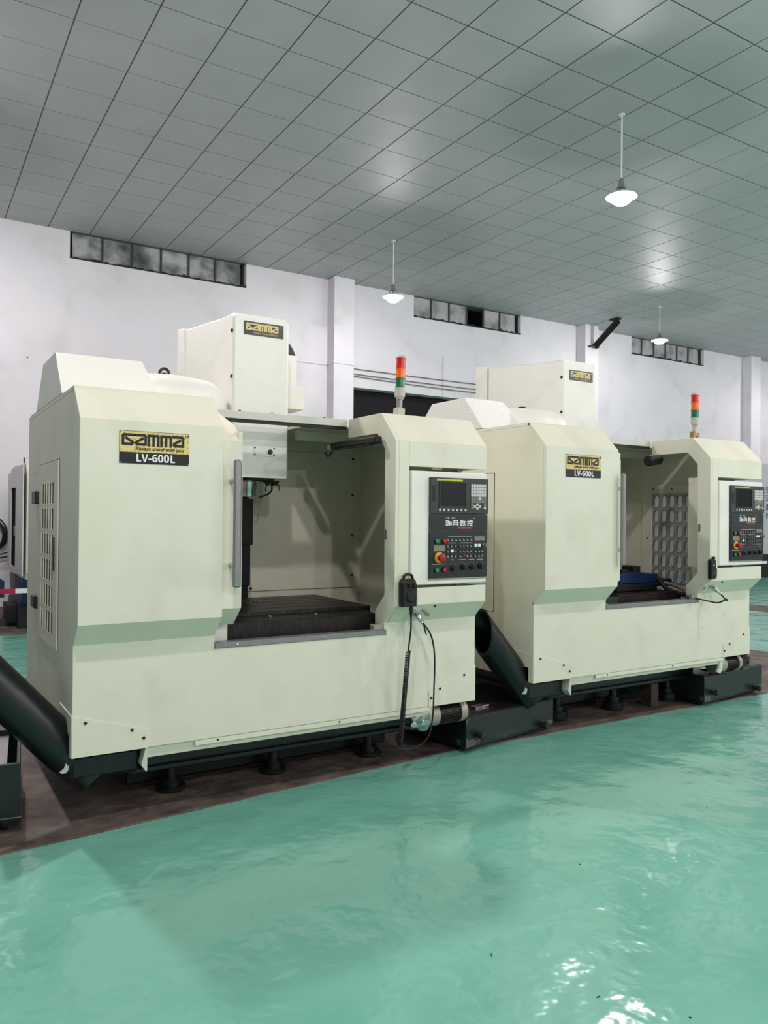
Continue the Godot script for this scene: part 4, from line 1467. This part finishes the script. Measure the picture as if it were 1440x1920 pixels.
	if n == 1:
		st = begin()
		lathe(st, [[0.0, -0.01], [0.017, -0.01], [0.017, 0.005], [0.0125, 0.007], [0.0125, 0.05], [0.009, 0.052], [0.0, 0.045]], Vector3(1.80, 0.893, -0.04), ax, 18)
		obj("plug_socket", st, M.chrome, m)
	screws("screw", [Vector3(1.70, 0.905, -0.02), Vector3(1.86, 0.912, -0.012)] if n == 1 else [Vector3(1.60, 0.87, -0.055), Vector3(1.75, 0.91, -0.015)], 0.007, Vector3(0, -0.7, 0.7), M.screw, m)
	# strike plate on the jamb
	st = begin()
	bl(st, 1.584, 1.590, 1.28, 1.33, -0.098, -0.08, 0.001)
	obj("door_strike", st, M.steel, m)
	if n == 2:
		# empty black handwheel holder and its lead looped to the sill
		st = begin()
		front(st, [[1.560, 0.94], [1.605, 0.938], [1.625, 0.955], [1.625, 1.02], [1.615, 1.03], [1.612, 1.075], [1.597, 1.085], [1.565, 1.082], [1.558, 1.07]], 0.0, 0.035, 0.006)
		cyl(st, Vector3(1.603, 1.08, 0.018), Vector3(1.603, 1.10, 0.018), 0.012, 12, 0.003)
		var hb := obj("handwheel_holder", st, M.black, m, "empty black handwheel holder with two screws")
		screws("screw", [Vector3(1.584, 1.04, 0.035), Vector3(1.584, 0.985, 0.035)], 0.006, Vector3.BACK, M.chrome, hb)
		st = begin()
		tube(st, curve([s0 + ax * 0.09, s0 + ax * 0.13 + Vector3(0.01, -0.02, 0), Vector3(1.735, 0.79, 0.03), Vector3(1.68, 0.765, 0.0), Vector3(1.60, 0.783, -0.06), Vector3(1.54, 0.797, -0.12), Vector3(1.50, 0.80, -0.15)], 8), 0.0055, 8)
		obj("connector_lead", st, M.rubber, m)

func auger(m: Node3D) -> void:
	var r := 0.098
	var N := 32
	var st := begin()
	var low := Vector3(0.03, 0.30, -0.25)
	var mouth := Vector3(-0.285, 0.655, -0.25)
	var d := (mouth - low).normalized()
	var u := Vector3.BACK
	var v := d.cross(u).normalized()
	for pass_r in [r, r - 0.012]:
		for k in N:
			var ring := []
			for kk in [k, k + 1]:
				var a: float = TAU * kk / N
				var rad: Vector3 = u * cos(a) + v * sin(a)
				var p0: Vector3 = low + rad * pass_r
				# cut the top end upright: extend each line of the tube to the plane x = mouth.x
				var t := (mouth.x - p0.x) / d.x
				ring.append([p0 - d * 0.12, p0 + d * t, rad * (1.0 if pass_r == r else -1.0)])
			tri(st, ring[0][0], ring[1][0], ring[1][1], ring[0][2], ring[1][2], ring[1][2])
			tri(st, ring[0][0], ring[1][1], ring[0][1], ring[0][2], ring[1][2], ring[0][2])
	for k in N:
		var q := []
		for kk in [k, k + 1]:
			var a: float = TAU * kk / N
			var rad: Vector3 = u * cos(a) + v * sin(a)
			for rr in [r, r - 0.012]:
				var p0: Vector3 = low + rad * rr
				q.append(p0 + d * ((mouth.x - p0.x) / d.x))
		quad(st, q[0], q[2], q[3], q[1], Vector3.LEFT)
	var o := obj("auger_tube", st, M.base_green, m, "dark green chip auger tube, open at the top")
	st = begin()
	bl(st, 0.0, 0.31, 0.215, 0.336, -0.35, -0.15, 0.02)
	obj("auger_trough", st, M.base_green, m)
	# chipped paint at the knee
	st = begin()
	front(st, [[-0.040, 0.268], [-0.022, 0.282], [-0.012, 0.306], [-0.008, 0.290], [0.0, 0.296], [-0.004, 0.274], [-0.012, 0.262], [-0.03, 0.262]], -0.160, -0.1515)
	obj("bare_patch", st, M.mark, o)
	st = begin()
	front(st, [[-0.004, 0.34], [0.0, 0.34], [0.0, 0.43], [-0.004, 0.43]], -0.36, -0.14)
	obj("tube_collar", st, M.black, m)

# ------------------------------------------------------------------ loose things
func handwheel(at: Vector3) -> void:
	var o := thing("handwheel_pendant", "black handwheel pendant on a coiled cord, hung beside the control panel", "remote control", at)
	var st := begin()
	front(st, [[1.610, 0.924], [1.700, 0.924], [1.702, 1.03], [1.692, 1.062], [1.682, 1.070], [1.620, 1.070], [1.608, 1.05]], 0.004, 0.052, 0.006)
	obj("housing", st, M.black, o)
	st = begin()
	lathe(st, [[0.0, 0.0], [0.034, 0.0], [0.034, 0.004], [0.029, 0.007], [0.027, 0.011], [0.012, 0.012], [0.0, 0.012]], Vector3(1.662, 0.978, 0.052), Vector3.BACK, 28)
	obj("pulse_dial", st, M.rubber, o)
	for p in [Vector3(1.648, 1.035, 0.052), Vector3(1.678, 1.035, 0.052)]:
		st = begin()
		lathe(st, [[0.0, 0.0], [0.012, 0.0], [0.010, 0.012], [0.0, 0.013]], p, Vector3.BACK, 16)
		bx(st, p + Vector3(0, 0, 0.014), Vector3(0.003, 0.017, 0.002))
		obj("selector_knob", st, M.black, o)
	st = begin()
	tube(st, curve([Vector3(1.626, 1.066, 0.028), Vector3(1.632, 1.088, 0.028), Vector3(1.655, 1.095, 0.028), Vector3(1.678, 1.088, 0.028), Vector3(1.684, 1.066, 0.028)], 5), 0.008, 8)
	obj("hook", st, M.black, o)
	st = begin()
	lathe(st, [[0.0, 0.0], [0.005, 0.0], [0.010, 0.05], [0.010, 0.07], [0.0, 0.07]], Vector3(1.677, 0.862, 0.028), Vector3.UP, 12)
	obj("strain_relief", st, M.rubber, o)
	st = begin()
	tube(st, curve([Vector3(1.677, 0.87, 0.028), Vector3(1.676, 0.80, 0.028), Vector3(1.668, 0.70, 0.02), Vector3(1.667, 0.68, 0.016)], 6), 0.0045, 8)
	obj("lead", st, M.rubber, o)
	# the coil
	st = begin()
	var pts := []
	var turns := 62
	var top := Vector3(1.675, 0.682, 0.006)
	var bot := Vector3(1.652, 0.168, -0.03)
	for i in turns * 10 + 1:
		var t := i / (turns * 10.0)
		var a := TAU * t * turns
		pts.append(top.lerp(bot, pow(t, 0.96)) + Vector3(cos(a) * 0.0115, 0, sin(a) * 0.0115))
	tube(st, pts, 0.0036, 5)
	obj("coiled_cord", st, M.rubber, o)
	st = begin()
	tube(st, curve([Vector3(1.652, 0.168, -0.03), Vector3(1.68, 0.148, -0.03), Vector3(1.75, 0.150, -0.02), Vector3(1.812, 0.20, 0.0), Vector3(1.842, 0.30, 0.0), Vector3(1.85, 0.46, 0.0), Vector3(1.838, 0.64, 0.02), Vector3(1.808, 0.755, 0.03), Vector3(1.757, 0.827, 0.027)], 8), 0.0048, 8)
	obj("lead", st, M.rubber, o)
	st = begin()
	tube(st, [Vector3(1.757, 0.827, 0.027), Vector3(1.775, 0.765, 0.03)], 0.004, 8)
	obj("cable_tie", st, M.rubber, o)

func vise(at: Vector3) -> void:
	var o := thing("machine_vise", "blue machine vise on the dark table inside the open machine", "vise", at + Vector3(1.42, 0.824, -0.55))
	var st := begin()
	bl(st, -0.30, 0.14, 0.0, 0.055, -0.10, 0.12, 0.008)
	obj("vise_bed", st, M.black, o)
	st = begin()
	front(st, [[-0.25, 0.055], [0.12, 0.055], [0.17, 0.075], [0.17, 0.125], [-0.10, 0.145], [-0.25, 0.13]], -0.09, 0.10, 0.008)
	obj("vise_body", st, M.blue, o)
	st = begin()
	bl(st, -0.22, -0.14, 0.13, 0.16, -0.09, 0.09, 0.006)
	obj("fixed_jaw", st, M.black, o)
	st = begin()
	bl(st, -0.06, 0.02, 0.13, 0.185, -0.06, 0.06, 0.006)
	obj("moving_jaw", st, M.iron, o)
	st = begin()
	bl(st, 0.17, 0.40, 0.02, 0.075, -0.05, 0.05, 0.008)
	obj("screw_guard", st, M.iron_streak, o)

func tank(called: String, label: String, at: Vector3, turn: float, w: float, d: float, h: float, group: String) -> Node3D:
	var o := thing(called, label, "tank", at, turn, group)
	var st := begin()
	bl(st, 0.0, w, 0.035, h, -d, 0.0, 0.004)
	obj("tank_body", st, M.tank, o)
	st = begin()
	bl(st, 0.012, w - 0.012, h, h + 0.004, -d + 0.01, -0.012, 0.001)
	obj("tank_lid", st, M.tank_top, o)
	st = begin()
	bl(st, 0.02, w - 0.02, 0.012, 0.036, -d + 0.02, -0.025, 0.002)
	obj("tank_skid", st, M.rubber, o)
	st = begin()
	front(st, [[0.30, 0.0], [0.42, 0.0], [0.42, 0.012], [0.30, 0.006]], -0.17, -0.12)
	var pl := obj("lid_plate", st, M.chrome, o)
	pl.position.y = h + 0.006
	pl.position.x = -0.08
	# paint worn to bare metal at the lower corners
	st = begin()
	front(st, [[0.002, 0.037], [0.085, 0.037], [0.092, 0.06], [0.06, 0.083], [0.022, 0.078], [0.002, 0.095]], 0.0, 0.0012)
	front(st, [[w - 0.09, 0.04], [w - 0.03, 0.037], [w - 0.005, 0.05], [w - 0.02, 0.072], [w - 0.07, 0.066]], 0.0, 0.0012)
	front(st, [[0.0, h - 0.006], [0.03, h - 0.004], [0.012, h - 0.016], [0.004, h - 0.04]], 0.0, 0.0012)
	obj("worn_patch", st, M.worn, o)
	for x in [0.10, w - 0.13]:
		st = begin()
		var y := 0.10 if x < 0.3 else 0.055
		cyl(st, Vector3(x, y, 0.0), Vector3(x, y, 0.045), 0.019, 14, 0.003)
		cyl(st, Vector3(x, y, 0.03), Vector3(x, y, 0.055), 0.024, 6, 0.002)
		obj("drain_plug", st, M.iron, o)
	for x in [0.06, w - 0.06]:
		for z in [-0.06, -d + 0.06]:
			st = begin()
			cyl(st, Vector3(x - 0.012, 0.02, z), Vector3(x + 0.012, 0.02, z), 0.02, 12)
			obj("caster", st, M.rubber, o)
	return o

func tanks() -> void:
	tank("coolant_tank", "black-green coolant tank with bare scuffed corner, between the two machines", Vector3(2.838, 0.006, -3.665), deg_to_rad(9.9), 0.85, 0.62, 0.205, "coolant tanks")
	var t := tank("coolant_tank", "black-green coolant tank with a pump box on top, under the machine with the vise", Vector3(5.09, 0.006, -3.70), deg_to_rad(6.0), 0.86, 0.62, 0.225, "coolant tanks")
	var st := begin()
	bl(st, 0.66, 0.84, 0.229, 0.285, -0.30, -0.09, 0.006)
	obj("pump_box", st, M.black, t)
	# chip cart of the next machine, at the left edge
	var c := thing("chip_cart", "black open-topped chip cart on casters, left of the first machine", "cart", Vector3(0.452, 0.0, -3.74), deg_to_rad(-7.0))
	st = begin()
	bl(st, -0.75, 0.0, 0.075, 0.31, -0.016, 0.0, 0.003)
	bl(st, -0.75, 0.0, 0.075, 0.31, -0.616, -0.60, 0.003)
	bl(st, -0.016, 0.0, 0.075, 0.31, -0.60, -0.016, 0.003)
	bl(st, -0.75, -0.734, 0.075, 0.31, -0.60, -0.016, 0.003)
	bl(st, -0.734, -0.016, 0.075, 0.09, -0.60, -0.016)
	obj("cart_box", st, M.tank, c)
	st = begin()
	bl(st, -0.74, 0.008, 0.062, 0.080, -0.61, 0.012, 0.003)
	obj("cart_frame", st, M.base_green, c)
	st = begin()
	bl(st, -0.10, -0.055, 0.27, 0.282, -0.60, -0.016, 0.001)
	obj("inner_rail", st, M.steel_brushed, c)
	for x in [-0.68, -0.06]:
		for z in [-0.07, -0.55]:
			st = begin()
			cyl(st, Vector3(x - 0.014, 0.035, z), Vector3(x + 0.014, 0.035, z), 0.033, 18, 0.004)
			bl(st, x - 0.022, x - 0.016, 0.03, 0.066, z - 0.02, z + 0.02)
			bl(st, x + 0.016, x + 0.022, 0.03, 0.066, z - 0.02, z + 0.02)
			obj("caster", st, M.rubber, c)

func background() -> void:
	# an older machine by the far wall, seen past the first machine
	var o := thing("turning_machine", "pale machine with blue base by the far wall, behind the louvred side panel", "machine", Vector3(1.2, 0, -10.0))
	var st := begin()
	side(st, [[-0.06, 0.615], [0.0, 0.70], [0.0, 1.80], [-0.02, 1.90], [-0.10, 1.99], [-1.30, 2.01], [-1.48, 1.94], [-1.52, 1.84], [-1.50, 0.66], [-0.75, 0.60]], 0.04, 2.6, 0.004)
	obj("cover", st, M.far_cream, o)
	st = begin()
	# side sheet with a tall window cut-out
	bl(st, 0.0, 0.012, 0.66, 1.92, -1.50, -1.20)
	bl(st, 0.0, 0.012, 0.66, 1.97, -0.70, -0.02)
	bl(st, 0.0, 0.012, 1.72, 1.97, -1.20, -0.70)
	bl(st, 0.0, 0.012, 0.64, 0.73, -1.20, -0.70)
	obj("side_sheet", st, M.far_cream, o)
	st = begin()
	bl(st, 0.014, 0.03, 0.73, 1.72, -1.20, -0.70)  # block behind the cut-out, coloured dark as the shade inside
	var wn := obj("dark_infill", st, M.interior_dark, o, "tall dark block, its colour standing in for the unlit interior")
	st = begin()
	bl(st, 0.008, 0.014, 1.12, 1.24, -0.95, -0.78, 0.001)
	obj("switch_plate", st, M.key_grey, wn)
	st = begin()
	side(st, [[-0.20, 0.32], [-0.05, 0.60], [-1.45, 0.62], [-1.30, 0.32]], 0.02, 2.5, 0.005)
	obj("blue_bed", st, M.blue_machine, o)
	st = begin()
	bl(st, 0.0, 2.5, 0.004, 0.33, -1.35, -0.35, 0.01)
	bl(st, -0.10, 0.6, 0.06, 0.28, -1.0, -0.55, 0.01)
	obj("bed_plinth", st, M.panel_black, o)
	st = begin()
	cyl(st, Vector3(0.02, 1.99, -0.10), Vector3(0.02, 2.06, -0.10), 0.008, 8)
	obj("antenna_bolt", st, M.soot, o)
	# blue chute beside it
	var ch := thing("chip_chute", "dark blue sloping chip chute at the pale machine's left side", "chute", Vector3(0.22, 0, -10.9))
	st = begin()
	front(st, [[-0.6, 0.95], [0.28, 0.93], [0.86, 0.56], [0.86, 0.36], [0.55, 0.36], [-0.6, 0.56]], -0.45, 0.25, 0.006)
	obj("trough", st, M.blue_machine, ch)
	st = begin()
	bl(st, -0.5, 0.62, 0.004, 0.36, -0.40, 0.15, 0.01)
	obj("stand", st, M.panel_black, ch)
	# red and white barrier tape slung across
	var tp := thing("barrier_tape", "red and white barrier tape strung low across the hall behind the machines", "tape")
	var x := -2.0
	var k := 0
	while x < 17.2:
		var len := 0.16 if k % 2 == 0 else 0.20
		st = begin()
		var y0 := 0.585 - 0.04 * sin(PI * clampf((x + 2.0) / 19.2, 0, 1))
		var y1 := 0.585 - 0.04 * sin(PI * clampf((x + len + 2.0) / 19.2, 0, 1))
		front(st, [[x, y0 - 0.025], [x + len, y1 - 0.025], [x + len, y1 + 0.025], [x, y0 + 0.025]], -9.202, -9.198)
		obj("tape_band", st, M.tape_red if k % 2 == 0 else M.tape_white, tp)
		x += len
		k += 1
	for px in [-2.0, 17.2]:
		st = begin()
		cyl(st, Vector3(px, 0.0, -9.2), Vector3(px, 0.03, -9.2), 0.14, 20, 0.004)
		cyl(st, Vector3(px, 0.03, -9.2), Vector3(px, 0.95, -9.2), 0.02, 12)
		obj("post", st, M.panel_black, tp)
	# a coil of black cable hung on the far wall
	var cb := thing("cable_coil", "coil of black cable hanging on the white wall beside the pale machine", "cable", Vector3(1.10, 1.08, WALL_Z + 0.09))
	for j in 9:
		st = begin()
		var pts := []
		var rx := rng.randf_range(0.17, 0.235)
		var ry := rng.randf_range(0.19, 0.27)
		var off := Vector3(rng.randf_range(-0.015, 0.015), rng.randf_range(-0.03, 0.01), rng.randf_range(-0.04, 0.04))
		for i in 33:
			var a := TAU * i / 32.0
			pts.append(off + Vector3(cos(a) * rx, sin(a) * ry, 0.012 * sin(a * 3.0 + j)))
		tube(st, pts, 0.011, 6, false)
		obj("cable_loop", st, M.rubber, cb)
	st = begin()
	tube(st, curve([Vector3(-0.2, -0.24, 0.0), Vector3(0.05, -0.30, 0.02), Vector3(0.28, -0.25, 0.0)], 6), 0.011, 6)
	tube(st, curve([Vector3(-0.2, -0.30, 0.0), Vector3(0.05, -0.34, 0.02), Vector3(0.30, -0.32, 0.0)], 6), 0.011, 6)
	obj("loose_end", st, M.rubber, cb)
	st = begin()
	cyl(st, Vector3(0, 0.2, -0.09), Vector3(0, 0.2, 0.07), 0.012, 8)
	obj("wall_hook", st, M.screw, cb)
	# grey machine far along the hall, at the right edge
	var g := thing("enclosed_machine", "tall lavender-grey enclosed machine with vertical lettering, far down the hall", "machine", Vector3(17.2, 0, -11.4))
	st = begin()
	bl(st, 0.0, 3.4, 0.56, 2.79, -1.1, 0.0, 0.02)
	obj("cabinet", st, M.cabinet_grey, g)
	st = begin()
	bl(st, 0.04, 3.3, 0.004, 0.56, -1.05, -0.02, 0.01)
	obj("plinth", st, M.black, g)
	st = begin()
	for j in 4:
		for line in HAN[j]:
			stroke(st, line, Vector3(0.80, 2.06 - 0.21 * j, 0.001), Vector3(0.22, 0, 0), Vector3(0, 0.17, 0), 0.018, 0.002)
	obj("lettering", st, M.text_blue, g, "blue-grey vertical lettering")
